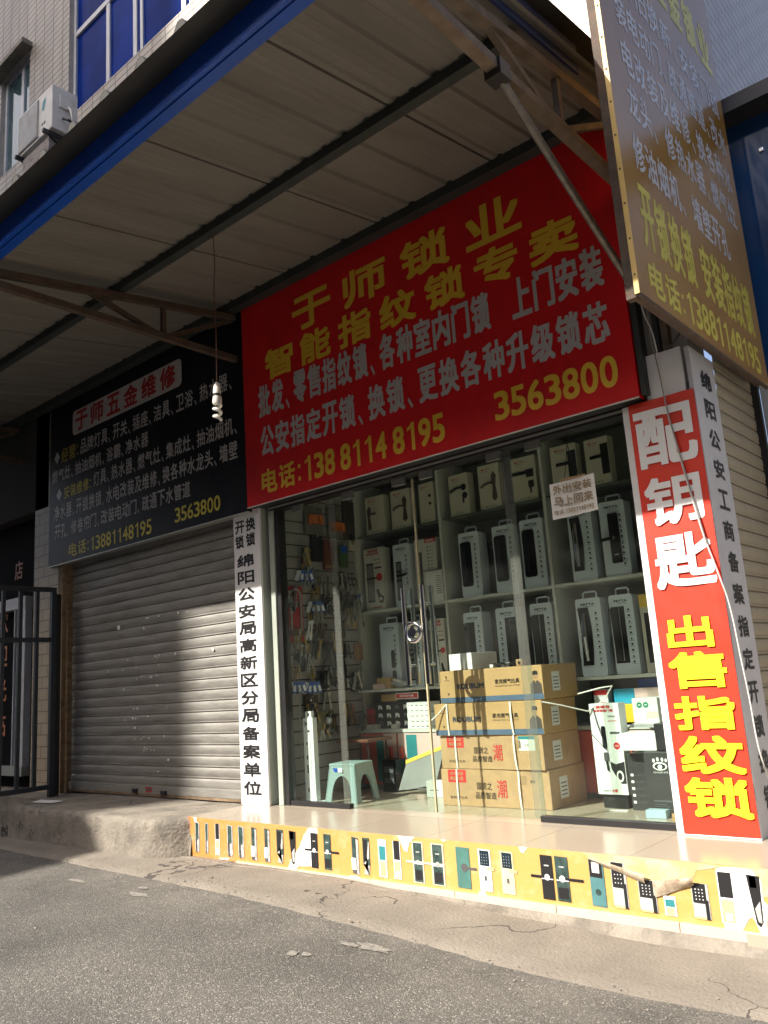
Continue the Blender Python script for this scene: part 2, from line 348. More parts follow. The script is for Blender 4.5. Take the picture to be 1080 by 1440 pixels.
# concrete step in front of the shutter (weathered, rounded edge)
mb = MB(); prof = [(.06, .272), (-.30, .276), (-.55, .278), (-.66, .277), (-.712, .272), (-.735, .255), (-.742, .22), (-.745, .16), (-.750, .08), (-.757, .01), (-.76, -.12)]
xs = [-7.86+.02*i for i in range(131)]
vs = []
for x in xs:
    for k, (y, z) in enumerate(prof):
        a = .5 if k in (0,) else 1
        ty = y+(.19*max(0, min(1, (x+5.62)/.34))**2 if y < -.3 else 0)
        vs.append((x, ty+a*(.013*nz(x*3.1, z*5, 1)+.012*nz(x*13, z*16, 2)+.010*nz(x*29, z*30, 6))-(.0 if k < 3 else .012*nz(x*1.1, 4)), z+.007*nz(x*3, y*4, 7)*(k < 8)))
K = len(prof)
mb.add(vs, [(i*K+j, i*K+j+1, (i+1)*K+j+1, (i+1)*K+j) for i in range(len(xs)-1) for j in range(K-1)], concrete)
mb.add([vs[j] for j in range(K)]+[(-7.86, .06, -.12)], [tuple(range(K+1))], concrete)
struct(smooth_some(mb.build('concrete_step'), 50))
# neighbour's lower platform
mb = MB(); mb.box(-14, -7.88, -.30, 3.2, -.12, .262, concrete); struct(mb.build('platform'))

# loose grit and chips along the edge of the apron
random.seed(9); mb = MB(); gritm = mat('grit', (.26, .235, .20), .9, var=.4, scale=30)
for k in range(520):
    x = random.uniform(-7, -.9); y = edge(x)+random.gauss(-.03, .10) if k < 380 else random.uniform(-3.6, -.65)
    if k % 9 == 0: x, y = random.gauss(-4.5, .10), random.gauss(-1.02, .05)
    r0 = random.uniform(.002, .006)*(1.6 if k % 13 == 0 else 1); z = (rz(x, y) if y < edge(x) else gz(x)+.014)+r0*.4
    vs = [(x+r0*math.cos(a)*random.uniform(.7, 1.2), y+r0*math.sin(a)*random.uniform(.7, 1.2), z) for a in (0, 1.3, 2.5, 3.8, 5)]
    mb.add(vs+[(x, y, z+r0*.8), (x, y, z-r0*.6)], [(i, (i+1) % 5, 5) for i in range(5)]+[((i+1) % 5, i, 6) for i in range(5)], gritm)
o = mb.build('gravel'); o['kind'] = 'stuff'; o['label'] = 'loose grit and chips scattered along the edge of the road'

# tiled shop step
floortile = brickmat('cream_floor_tiles', (.415, .355, .28), (.385, .33, .26), (.30, .25, .2), .62, .60, 'z', rough=.18, dirt=.35, dirtcol=(.38, .32, .26), off=0, msize=.004, streak=False)
stripm = mat('cream_tile_strip', (.62, .50, .38), .4, var=.06)
mb = MB()
mb.box(-5.30, .6, -.545, 1.75, -.14, .28, floortile)
struct(mb.build('tiled_step'))
mb = MB()
for k in range(8):   # cream tile strip along the foot, then the bare cement foot
    x0 = -4.75+k*.62; mb.box(x0, x0+.615, -.562, -.5455, gz(x0+.3)*.55-.012, .02, stripm)
mb.box(-1.36, .5, -.572, -.5455, -.06, .016, floortile)
struct(mb.build('step_foot_tiles'))
mb = MB(); xs = [-5.34+.08*i for i in range(76)]
vs = []
for x in xs:
    for k, (y, z) in enumerate([(-.546, -.004), (-.585-.01*nz(x*3, 1), gz(x)*.5-.006), (-.615-.03*nz(x*2, 5), gz(x)+.014), (-.66, gz(x)-.02)]): vs.append((x, y, z))
mb.add(vs, [(i*4+j, (i+1)*4+j, (i+1)*4+j+1, i*4+j+1) for i in range(75) for j in range(3)], concrete)
struct(mb.build('kerb_foot'))

# ------------------------------------------------------------------ building
facade = brickmat('facade_tiles', (.40, .36, .31), (.36, .325, .28), (.10, .09, .08), .24, .085, 'y', off=0, msize=.008, dirt=.55, dirtcol=(.12, .11, .105))
sidetile = brickmat('side_wall_tiles', (.54, .53, .535), (.49, .485, .49), (.16, .16, .16), .24, .098, 'x', dirt=.3, dirtcol=(.2, .2, .21))
piertile = brickmat('pier_tiles', (.44, .37, .26), (.40, .335, .235), (.20, .16, .12), .24, .12, 'y', dirt=.55, dirtcol=(.16, .11, .07))
reveal = mat('reveal_render', (.38, .35, .31), .8, dark=(.2, .18, .16), dscale=4, damt=.5)
blueglass = mat('blue_window_glass', (.004, .022, .17), .25, var=.45, scale=1.2, spec=.015)
greyglass = mat('grey_window_glass', (.05, .09, .10), .06, var=.3, scale=1.5, spec=.7)
pvc = mat('window_frame_metal', (.52, .53, .56), .4, .1, var=.05)
bld = thing('shop_building', 'tall tiled building with blue windows standing over the whole lock shop front', 'building', (-5, 0, 0))
def wall(mb, x0, x1, z0, z1, holes, y0, y1, mt):
    xs = sorted({x0, x1, *[h[0] for h in holes], *[h[1] for h in holes]}); zs = sorted({z0, z1, *[h[2] for h in holes], *[h[3] for h in holes]})
    inside = lambda a, b: any(h[0] < a < h[1] and h[2] < b < h[3] for h in holes)
    for i in range(len(xs)-1):
        for j in range(len(zs)-1):
            a, b, c, d = xs[i], xs[i+1], zs[j], zs[j+1]
            if inside((a+b)/2, (c+d)/2): continue
            mb.rect(a, b, c, d, y0, mt)
    mt = reveal
    for h in holes:
        a, b, c, d = h
        mb.quad((a, y0, c), (a, y1, c), (a, y1, d), (a, y0, d), mt); mb.quad((b, y0, c), (b, y0, d), (b, y1, d), (b, y1, c), mt)
        mb.quad((a, y0, c), (b, y0, c), (b, y1, c), (a, y1, c), mt); mb.quad((a, y0, d), (a, y1, d), (b, y1, d), (b, y0, d), mt)
W1 = (-8.24, -3.30, 8.02, 10.1); W2 = (-10.08, -9.26, 8.10, 9.62); W3 = (-6.2, -2.02, 4.95, 6.6); W4 = (-10.0, -7.2, 4.95, 6.5)
mb = MB(); wall(mb, -16, -1.43, 4.47, 16, [W1, W2, W3, W4], 0, .22, facade)
mb.quad((-16, 6, 16), (-16, 0, 16), (-1.43, 0, 16), (-1.43, 6, 16), facade)
mb.build('facade_wall', bld)
mb = MB(); mb.quad((-1.43, 0, 2.9), (-1.43, 12, 2.9), (-1.43, 12, 16), (-1.43, 0, 16), sidetile)
mb.build('side_wall', bld)
mb = MB(); mb.box(-10.2, -9.2, -.14, .0, 9.63, 9.70, concrete); mb.build('window_hood', bld)
def window(h, verts, trans, glass, y=.09, fw=.055, dbl=()):
    a, b, c, d = h; mb = MB()
    mb.box(a, a+fw, y-.03, y+.04, c, d, pvc); mb.box(b-fw, b, y-.03, y+.04, c, d, pvc); mb.box(a+fw, b-fw, y-.03, y+.04, c, c+fw, pvc); mb.box(a+fw, b-fw, y-.03, y+.04, d-fw, d, pvc)
    for v in verts:
        mb.box(v-.035, v+.035, y-.028, y+.038, c+fw, d-fw, pvc)
    for v in dbl: mb.box(v+.10, v+.15, y-.026, y+.036, c+fw, d-fw, pvc)
    for tz in trans: mb.box(a+fw, b-fw, y-.033, y+.034, tz-.035, tz+.035, pvc)
    f = mb.build('window', bld)
    MB().box(a+fw, b-fw, y-.006, y+.006, c+fw, d-fw, glass).build('pane', f)
window(W1, [-7.46, -6.90, -6.0, -5.3, -4.4], [9.20], blueglass, dbl=[-6.90, -6.0])
window(W2, [-9.58], [], greyglass)
window(W3, [-5.2, -4.1, -3.0], [6.1], blueglass); window(W4, [-8.6], [6.0], blueglass)
# ground floor structure
plaster = mat('grey_plaster', (.24, .225, .205), .85, var=.12, scale=2, dark=(.12, .11, .10), dscale=2, damt=.6)
roomw = mat('room_paint', (.50, .49, .45), .7, var=.05)
mb = MB(); mb.box(-8.55, -1.44, .04, .30, 2.66, 4.46, plaster); mb.build('shop_header', bld)
mb = MB(); mb.box(-16, -8.56, .9, 1.1, .2, 4.46, plaster); mb.box(-16, -8.56, .0, .9, 3.3, 4.46, mat('shaded_plaster', (.045, .042, .036), .9)); mb.build('neighbour_header', bld)  # front plaster painted near black for the deep shade under the awning
mb = MB(); mb.box(-5.06, -5.03, .30, 1.7, .27, 3.02, roomw); mb.box(-1.83, -1.80, .42, 1.7, .27, 3.02, roomw); mb.box(-5.03, -1.83, 1.62, 1.70, .27, 3.02, roomw); mb.build('room_wall', bld)
mb = MB(); mb.box(-5.03, -1.83, .31, 1.61, 2.985, 3.02, roomw); mb.build('room_ceiling', bld)
mb = MB()
mb.box(-8.86, -8.30, .0, .5, .26, 4.46, piertile); mb.box(-8.298, -8.20, -.012, .5, .262, 2.60, mat('stained_render', (.30, .225, .145), .85, var=.2, scale=5, dark=(.055, .035, .022), dscale=5, damt=.9, bump=.6, bscale=30)); mb.build('tiled_pier', bld)
mb = MB(); mb.box(-8.18, -5.4, .30, .36, .27, 2.70, dark); mb.build('shutter_backing', bld)

# neighbour's dark shop entrance on the far left
shop2 = thing('glass_shop_entrance', 'dark glass entrance with orange welcome characters, behind the steel gate', 'shop entrance', (-9.4, .15, .26))
mb = MB(); mb.box(-9.25, -9.17, .06, .14, .5, 2.25, pvc); mb.box(-9.36, -9.33, .06, .14, .5, 2.25, pvc); mb.box(-9.44, -9.42, .06, .14, .5, 2.25, pvc)
mb.box(-12, -9.17, .055, .145, 2.25, 2.38, pvc); mb.box(-12, -9.17, .055, .145, .40, .50, alu); mb.build('door_frame', shop2)
mb = MB(); mb.box(-12, -8.88, .16, .18, .27, 3.3, mat('black_glass', (.008, .008, .009), .7, spec=.03)); mb.build('glass_panel', shop2)
orangel = mat('orange_letters', (.48, .16, .05), .5)
mb = MB()
for k, ch in enumerate('欢迎光临'): mb.text(ch, -10.06, -9.80, 2.02-.40*k, 2.28-.40*k, .157, orangel, .02)
mb.text('店', -9.66, -9.46, 2.62, 2.84, .157, orangel, .02); mb.build('lettering', shop2)

# ------------------------------------------------------------------ roller shutters
shutm = mat('galvanised_slats', (.27, .26, .238), .55, .25, var=.14, scale=2.5, dark=(.13, .12, .105), dscale=2.2, damt=.65, stretch=(1, 1, 6), bump=.15, bscale=25)
rustlow = mat('rusty_bottom_rail', (.24, .17, .10), .7, .2, var=.3, scale=8, dark=(.12, .06, .03), dscale=6, damt=.8, stretch=(1, 1, 3))
def slats(mb, n, z0, pitch, f, mt):
    pr = [(.000, .0), (-.004, .008), (-.0075, .028), (-.008, .050), (-.005, .070), (-.001, .077), (.008, .079), (.008, .083), (-.006, .085), (-.008, .090), (-.006, .095), (.002, .096)]
    pts = []
    for k in range(n):
        for (d, z) in pr: pts.append((d, z0+pitch*k+z*pitch/.096))
    a = len(mb.v); L = len(pts); vs = []
    segs = 14
    for i in range(segs+1):
        for d, z in pts: vs.append(f(i/segs, d+.0022*nz(i*.9, z*3)+.004*nz(z*2.1, 8)*math.sin(math.pi*i/segs), z))
    mb.add(vs, [(i*L+j, (i+1)*L+j, (i+1)*L+j+1, i*L+j+1) for i in range(segs) for j in range(L-1)], mt)
sh = thing('roller_shutter', 'wide grey roller shutter pulled down beside the white pillar, with sticker remains', 'roller shutter', (-6.8, .05, .28))
mb = MB(); slats(mb, 25, .375, .0915, lambda t, d, z: (-8.16+2.79*t, .085+d, z), shutm); smooth_some(mb.build('slat_curtain', sh), 50)
mb = MB(); mb.bbox(-8.16, -5.37, .055, .10, .305, .375, shutm, .004); mb.box(-8.14, -5.37, .058, .098, .283, .304, rustlow); mb.build('bottom_rail', sh)
mb = MB(); mb.box(-8.20, -8.155, .03, .14, .27, 2.62, rustlow); mb.build('guide_rail', sh)
mb = MB()
random.seed(3)
for k in range(48):
    x = random.gauss(-6.78, .22) if k < 40 else random.uniform(-7.6, -5.7); zk = random.randint(1, 13); z = .375+.0915*zk+random.uniform(.030, .055)
    if k > 34: z = .375+.0915*random.randint(11, 16)+.04
    ww = random.uniform(.008, .035); hh = random.uniform(.006, .022)
    mb.poly([(x, z), (x+ww, z+random.uniform(-.004, .004)), (x+ww*random.uniform(.7, 1.05), z+hh), (x+ww*random.uniform(0, .3), z+hh*random.uniform(.6, 1.1))], .0615, paperm); mb.build('sticker_scrap', sh); mb = MB()
mb.rect(-7.26, -7.21, 1.82, 1.86, .060, paperm); mb.build('sticker_scrap', sh); mb = MB()
mb.rect(-6.78, -6.68, .318, .362, .0540, redl); mb.rect(-6.765, -6.695, .330, .350, .0535, greyink)
mb.build('red_sticker', sh)
mb = MB(); mb.bbox(-6.98, -6.91, .035, .056, .31, .345, blackm); mb.build('lock_hasp', sh); mb = MB(); mb.bbox(-6.53, -6.45, .035, .056, .305, .34, blackm); mb.build('lock_hasp', sh)

sh2 = thing('roller_shutter', 'narrow dusty roller shutter on the side wall right of the lettered pillar', 'roller shutter', (-1.45, .8, .28))
mb = MB(); slats(mb, 30, .30, .088, lambda t, d, z: (-1.445-d, .42+.70*t, z), mat('dusty_slats', (.36, .32, .24), .6, .2, var=.12, scale=3, dark=(.22, .19, .14), dscale=3, damt=.5)); smooth_some(mb.build('slat_curtain', sh2), 50)
mb = MB(); mb.box(-1.46, -1.40, 1.125, 1.17, .28, 2.95, blackm); mb.build('guide_rail', sh2)

# ------------------------------------------------------------------ shop pillars
pl = thing('sign_pillar', 'white pillar between shutter and glass front with black upright characters', 'pillar', (-5.19, .1, .28))
mb = MB(); mb.box(-5.36, -5.03, -.002, .018, .282, 2.625, white); mb.box(-5.352, -5.04, .0185, .12, .281, 2.62, greenalu); mb.build('casing', pl)
mb = MB()
for k, ch in enumerate('绵阳公安局高新区分局备案单位'):
    zc = 2.205-k*(2.205-.408)/13; mb.text(ch, -5.322+.0009*k*0-.0, -5.112, zc-.053, zc+.053, -.004, ink, .035)
for ch, x0, x1, z0, z1 in (('开', -5.335, -5.216, 2.44, 2.548), ('换', -5.196, -5.078, 2.446, 2.556), ('锁', -5.338, -5.228, 2.315, 2.425), ('锁', -5.20, -5.085, 2.318, 2.43)): mb.text(ch, x0, x1, z0, z1, -.004, ink, .03)
mb.build('lettering', pl)
p2 = thing('sign_pillar', 'pillar right of the glass front wrapped in a red banner, characters on its right face', 'pillar', (-1.62, .15, .28))
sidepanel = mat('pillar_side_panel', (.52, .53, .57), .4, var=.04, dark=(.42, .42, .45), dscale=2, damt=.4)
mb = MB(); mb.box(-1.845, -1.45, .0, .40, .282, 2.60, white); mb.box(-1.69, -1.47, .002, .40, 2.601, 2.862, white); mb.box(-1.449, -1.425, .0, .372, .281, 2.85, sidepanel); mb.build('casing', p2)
mb = MB(); random.seed(5)   # cloth banner, slightly wrinkled
nx_, nz_ = 14, 60; vs = []
for j in range(nz_+1):
    for i in range(nx_+1):
        x = -1.805+.377*i/nx_; z = .29+2.312*j/nz_
        vs.append((x, -.006-.004*abs(nz(x*9, z*3))-.003*nz(x*20+z*9, z*5, 3)-(.006*math.exp(-((i/nx_-.86+.05*nz(z, 1))*14)**2) if z > 1.2 else 0), z))
mb.add(vs, [(j*(nx_+1)+i, j*(nx_+1)+i+1, (j+1)*(nx_+1)+i+1, (j+1)*(nx_+1)+i) for j in range(nz_) for i in range(nx_)], redb)
mb.box(-1.81, -1.424, -.006, -.002, .282, .2895, whitel)
ban = smooth_some(mb.build('banner', p2), 60)
mb = MB()
for ch, x0, x1, z0, z1 in (('配', -1.782, -1.445, 2.215, 2.545), ('钥', -1.775, -1.462, 1.885, 2.155), ('匙', -1.770, -1.446, 1.54, 1.83)): mb.text(ch, x0, x1, z0, z1, -.0145, whitel, .030)
for ch, x0, x1, z0, z1 in (('出', -1.755, -1.510, 1.222, 1.392), ('售', -1.768, -1.468, 1.016, 1.203), ('指', -1.770, -1.456, .806, .977), ('纹', -1.770, -1.442, .588, .777), ('锁', -1.770, -1.438, .376, .572)): mb.text(ch, x0, x1, z0, z1, -.0145, brightyellow, .040)
mb.build('lettering', ban)
mb = MB()
for k, ch in enumerate('绵阳公安工商备案指定开锁换锁'):
    zc = 2.690-k*.1715; mb.text(ch, .125, .285, zc-.056, zc+.056, -1.4235, ink, .035, plane='x')
mb.build('lettering', p2)

# ------------------------------------------------------------------ shop signs
rs = thing('shop_sign', 'big red signboard with yellow and silver characters over the glass front', 'shop sign', (-3.4, -.03, 2.62))
mb = MB(); mb.box(-5.10, -1.71, -.060, .035, 2.625, 4.40, redp); mb.box(-5.10, -1.71, -.062, -.058, 2.616, 2.6245, offwhite); mb.box(-5.09, -1.72, -.0575, .034, 2.617, 2.6245, blackm); mb.build('panel', rs)
def linetext(mb, s, x0, x1, z0, z1, d, mt, wt):
    """one line of signwriting, every character fitted on its own so that spacing follows the photograph"""
    mb.text(s, x0, x1, z0, z1, d, mt, wt)
mb = MB(); D = -.0612
def spread(mb, s, x0, x1, z0, z1, d, mt, wt, fill=.9):
    n = len(s); p = (x1-x0)/(n-1+fill)
    for k, ch in enumerate(s):
        if ch == ' ': continue
        a = x0+k*p; mb.text(ch, a, a+p*fill, z0, z1, d, mt, wt)
spread(mb, '于师锁业', -4.469, -2.321, 3.935, 4.225, D, yellowl, .034, .76)
spread(mb, '智能指纹锁专卖', -4.817, -1.952, 3.635, 3.895, D, yellowl, .036, .80)
def one(mb, c, z0, z1, ww, d, mt, plane='y'):
    h = z1-z0; t = min(ww*.24, h*.15); f = min(ww*.30, h*.2)
    pts = [(c, z0), (c+t, z0), (c+t, z1), (c+t*.2, z1), (c-f*.3, z1-h*.11), (c-f, z1-h*.17), (c-f, z1-h*.29), (c, z1-h*.20)]
    if plane == 'y': mb.poly(pts, d, mt)
    else: mb.add([(d, p[0], p[1]) for p in pts], [tuple(range(len(pts)))], mt)
def flow(mb, toks, x0, x1, z0, z1, d, mt, wt):
    """tokens: (text, width share); punctuation keeps its own small box"""
    tot = sum(w_ for _, w_ in toks); x = x0
    for s, w_ in toks:
        ww = (x1-x0)*w_/tot
        if s == '、': mb.text(s, x+ww*.15, x+ww*.55, z0-.01, z0+(z1-z0)*.28, d, mt, wt*.6)
        elif s in ':：':
            for dz in (.12, .62): mb.rect(x+ww*.3, x+ww*.3+(z1-z0)*.13, z0+(z1-z0)*dz, z0+(z1-z0)*(dz+.16), d, mt)
        elif s == '，': mb.text('、', x+ww*.15, x+ww*.5, z0-.01, z0+(z1-z0)*.2, d, mt, wt*.6)
        elif s == '1': one(mb, x+ww*.5, z0, z1, ww, d, mt)
        elif s != ' ': mb.text(s, x+ww*.05, x+ww*.95, z0, z1, d, mt, wt)
        x += ww
def toks(s, digit=.5, punct=.62, sp=.5):
    return [(c, punct if c in '、，' else .38 if c in ':：' else sp if c == ' ' else digit if c.isdigit() else 1.) for c in s]
flow(mb, toks('批发、零售指纹锁、各种室内门锁 上门安装', sp=.9), -4.925, -1.815, 3.345, 3.615, D, silverl, .026)
flow(mb, toks('公安指定开锁、换锁、更换各种升级锁芯'), -4.915, -1.82, 3.005, 3.26, D, silverl, .026)
flow(mb, toks('电话:138 8114 8195', .56, sp=.22), -4.922, -3.050, 2.698, 2.897, D, yellowl, .028)
flow(mb, toks('3563800', .5), -2.662, -1.808, 2.722, 2.913, D, yellowl, .026)
mb.build('lettering', rs)

bs = thing('shop_sign', 'black signboard listing repair work in silver characters, above the wide shutter', 'shop sign', (-6.8, -.03, 2.6))
mb = MB(); mb.box(-8.44, -5.112, -.050, .035, 2.600, 4.40, navy); mb.box(-8.44, -5.112, -.053, .03, 2.590, 2.5995, alu); mb.build('panel', bs)
mb = MB(); D = -.0512
mb.prism(rrect(-7.95, -5.985, 3.955, 4.225, .05), -.0535, D, greypanel)
spread(mb, '于师五金维修', -7.895, -6.075, 3.985, 4.205, -.0545, redl, .032, .80)
for cx, cz in ((-8.28, 3.785), (-8.225, 3.36)): mb.poly([(cx-.06, cz), (cx, cz-.07), (cx+.06, cz), (cx, cz+.07)], D-.001, silverl)
flow(mb, toks('经营：', punct=.5), -8.195, -7.82, 3.705, 3.865, D, olive, .016)
flow(mb, toks('品牌灯具、开关、插座、洁具、卫浴、热水器、'), -7.795, -5.23, 3.712, 3.872, D, silverl, .014)
flow(mb, toks('燃气灶、抽油烟机、浴霸、净水器'), -8.39, -6.525, 3.505, 3.650, D, silverl, .014)
flow(mb, toks('安装维修：'), -8.125, -7.56, 3.290, 3.425, D, yel2, .016)
flow(mb, toks('灯具、热水器、燃气灶、集成灶、抽油烟机、'), -7.53, -5.18, 3.300, 3.455, D, silverl, .014)
flow(mb, toks('净水器、开锁换锁，水电改装及维修、换各种水龙头、墙壁'), -8.335, -5.21, 3.082, 3.240, D, silverl, .014)
flow(mb, toks('开孔、修卷帘门、改装电动门、疏通下水管道'), -8.31, -5.878, 2.878, 3.027, D, silverl, .014)
flow(mb, toks('电话：13881148195', .55), -8.015, -6.483, 2.645, 2.788, D, yel2, .018)
flow(mb, toks('3563800', .5), -6.128, -5.460, 2.677, 2.812, D, yel2, .018)
mb.build('lettering', bs)

def signmat():
    m = bpy.data.materials.new('gold_sign_film'); m.use_nodes = True; t = m.node_tree; N = t.nodes; L = t.links; b = N['Principled BSDF']
    tc = N.new('ShaderNodeTexCoord'); n = N.new('ShaderNodeTexNoise'); n.inputs['Scale'].default_value = .8; n.inputs['Detail'].default_value = 5; L.new(tc.outputs['Object'], n.inputs['Vector'])
    cr = N.new('ShaderNodeValToRGB'); cr.color_ramp.elements[0].color = (.33, .175, .042, 1); cr.color_ramp.elements[1].color = (.44, .275, .075, 1); cr.color_ramp.elements[0].position = .35; cr.color_ramp.elements[1].position = .7
    L.new(n.outputs[0], cr.inputs[0]); L.new(cr.outputs[0], b.inputs['Base Color']); b.inputs['Roughness'].default_value = .25; b.inputs['Coat Weight'].default_value = .06; b.inputs['Coat Roughness'].default_value = .06
    n2 = N.new('ShaderNodeTexNoise'); n2.inputs['Scale'].default_value = 3; L.new(tc.outputs['Object'], n2.inputs['Vector']); bp = N.new('ShaderNodeBump'); bp.inputs['Strength'].default_value = .06; bp.inputs['Distance'].default_value = .05
    L.new(n2.outputs[0], bp.inputs['Height']); L.new(bp.outputs[0], b.inputs['Normal']); return m
goldm = signmat(); edgegold = mat('gold_sheet_edge', (.62, .42, .12), .5)
ys_ = thing('projecting_sign', 'tall gold signboard with yellow and pale characters at the right end of the awning', 'shop sign', (-1.34, 0, 2.8))
mb = MB(); mb.box(-1.318, -1.300, -.918, 1.02, 2.812, 6.15, goldm); mb.box(-1.322, -1.2985, -.925, -.9185, 2.806, 6.15, edgegold); mb.box(-1.322, -1.2985, -.918, 1.02, 2.800, 2.8115, rust)
for k in range(18): mb.disc((-1.31, -.9262, 2.9+.18*k), .006, rust, 8)
mb.build('panel', ys_)
mb = MB(); mb.box(-1.372, -1.325, -.905, -.860, 2.80, 6.15, rust)
for z in (2.83, 3.9, 5.0, 6.1): mb.box(-1.372, -1.325, -.858, 1.0, z, z+.04, rust)
mb.box(-1.372, -1.325, .96, 1.0, 2.875, 3.89, rust); mb.build('frame', ys_)
palel = mat('pale_letters', (.62, .64, .68), .35, var=.04); gyel = mat('faded_yellow_letters', (.66, .60, .10), .35)
mb = MB()
def flowx(mb, s, y0, y1, z0, z1, mt, wt, digit=.55):
    tk = toks(s, digit); tot = sum(w_ for _, w_ in tk); y = y0
    for c, w_ in tk:
        ww = (y1-y0)*w_/tot
        if c == '、': mb.text(c, y+ww*.15, y+ww*.55, z0-.01, z0+(z1-z0)*.28, -1.299, mt, wt*.5, plane='x')
        elif c == ':':
            for dz in (.15, .6): mb.rectx(y+ww*.3, y+ww*.6, z0+(z1-z0)*dz, z0+(z1-z0)*(dz+.14), -1.299, mt)
        elif c == '1': one(mb, y+ww*.5, z0, z1, ww, -1.299, mt, 'x')
        elif c != ' ': mb.text(c, y+ww*.06, y+ww*.94, z0, z1, -1.299, mt, wt, plane='x')
        y += ww
flowx(mb, '电话:13881148195', -.79, .90, 2.855, 3.035, gyel, .02)
flowx(mb, '开锁换锁 安装指纹锁', -.78, .90, 3.10, 3.44, gyel, .016)
flowx(mb, '修油烟机、 墙壁开孔', -.76, .64, 3.53, 3.74, palel, .012)
flowx(mb, '龙头、 修热水器、燃气灶', -.735, .90, 3.84, 4.04, palel, .012)
flowx(mb, '电改装及维修、换各种水', -.73, .93, 4.10, 4.30, palel, .012)
flowx(mb, '装电动门、疏通管道、改水', -.73, .95, 4.38, 4.58, palel, .012)
flowx(mb, '锁、旧换新、安装门锁', -.70, .92, 4.66, 4.86, palel, .012)
spy = '于师五金锁业'
for k, ch in enumerate(spy): mb.text(ch, -.6+.26*k, -.38+.26*k, 5.0, 5.34, -1.299, gyel, .03, plane='x')
mb.build('lettering', ys_)

# blue panel of the neighbouring shop and the white wall under it
bl = thing('projecting_sign', 'plain blue shop panel with a dark canopy edge, behind the gold signboard', 'shop sign', (.2, 1.3, 2.9))
mb = MB(); mb.box(-1.40, 2.2, 1.25, 1.32, 2.93, 4.80, mat('blue_sign_panel', (.012, .055, .17), .10, var=.15, scale=1.5, coat=.4)); mb.build('panel', bl)
mb = MB(); mb.prism([(1.06, 4.80), (1.34, 4.80), (1.34, 4.95), (1.12, 4.95)], -1.41, 2.2, blackm, axis='x'); mb.build('canopy_edge', bl)
mb = MB(); mb.bbox(-1.17, -1.14, 1.235, 1.25, 4.52, 4.55, chrome, .004); mb.build('stud', bl)
wg = thing('white_wall', 'bright marble patterned wall strip beside the narrow shutter', 'wall', (.2, 1.3, .28))
marble = mat('white_marble', (.50, .52, .52), .35, var=.08, scale=2, dark=(.30, .32, .32), dscale=2.5, damt=.5)
mb = MB(); mb.box(-1.42, 2.2, 1.26, 1.4, .28, 2.925, marble); mb.build('wall_face', wg)
mb = MB(); c = [(-1.345, 1.235, 2.05)]+[(-1.345+.06-.06*math.cos(R(a)), 1.235, 2.45+.06*math.sin(R(a))) for a in range(0, 181, 20)]+[(-1.225, 1.235, 2.05)]
mb.tube(c, .013, white, 10); smooth_some(mb.build('bent_pipe', wg))

# ------------------------------------------------------------------ awning
aw = thing('awning', 'large sloping sheet awning with blue fascia over both shop fronts', 'awning', (-5.5, -1, 4.2))
def pz(y): return 4.46+.155*y
ceil = mat('dusty_ceiling_sheet', (.195, .182, .162), .62, var=.07, scale=1.2, dark=(.13, .119, .103), dscale=1.3, damt=.6, stretch=(3, .6, 1))
sheetm = mat('grey_roof_sheet', (.05, .05, .048), .6, .2, var=.2, scale=3)
mb = MB(); XL, XR = -11.2, -1.60
prof = []; x = XL
seam0 = -3.45-1.0*8
k = 0
while True:   # panel underside: shallow grooves every third of a metre, an open joint every metre
    xx = seam0+k/3
    if xx > XR-.02: break
    if xx > XL+.02:
        if k % 3 == 0: prof += [(xx-.009, 0), (xx-.006, .045), (xx+.006, .045), (xx+.009, 0), (xx+.045, -.0), (xx+.058, .014), (xx+.080, .014), (xx+.093, 0)]
        else: prof += [(xx-.030, 0), (xx-.016, .020), (xx+.016, .020), (xx+.030, 0)]
        for q in range(3):
            xm = xx+.115+.055*q; prof += [(xm, 0), (xm+.010, .0035), (xm+.020, 0)]
    k += 1
prof = [(XL, 0)]+prof+[(XR, 0)]
vs = [(a, y, pz(y)+d) for a, d in prof for y in (-2.16, -.02)]
mb.add(vs, [(2*i, 2*i+1, 2*i+3, 2*i+2) for i in range(len(prof)-1)], ceil); mb.build('ceiling_sheet', aw)
mb = MB(); prof = []; x = XL     # ribbed roof sheet with trapezoid ribs, overhanging the fascia
while x < -1.55:
    prof += [(x, 0), (x+.03, .045), (x+.065, .045), (x+.095, 0)]; x += .335
prof = [p for p in prof if p[0] < -1.52]+[(-1.52, 0)]
P = []
for a, d in prof:
    for y in (-2.335, .0): P.append((a, y, pz(y)+.150))
    for y in (-2.335, .0): P.append((a, y, pz(y)+.156+d))
mb.add(P, [f for i in range(len(prof)-1) for f in ((4*i, 4*i+1, 4*i+5, 4*i+4), (4*i+2, 4*i+6, 4*i+7, 4*i+3), (4*i, 4*i+4, 4*i+6, 4*i+2))][2::3] and [f for i in range(len(prof)-1) for f in ((4*i, 4*i+1, 4*i+5, 4*i+4), (4*i+2, 4*i+6, 4*i+7, 4*i+3))], sheetm)
for i in range(0, len(prof)-4, 4):
    mb.poly([(prof[i+k][0], pz(-2.335)+.1565+prof[i+k][1]) for k in range(4)], -2.334, mat('shaded_rib_end', (.035, .034, .032), .9))  # dark faces added over the open rib ends, shade put into their colour
mb.build('roof_sheet', aw)
mb = MB(); mb.box(-11.2, -1.585, -2.185, -2.162, 4.120, 4.268, bluep)
mb.box(-11.2, -1.585, -2.161, -2.10, 4.112, 4.119, bluep)
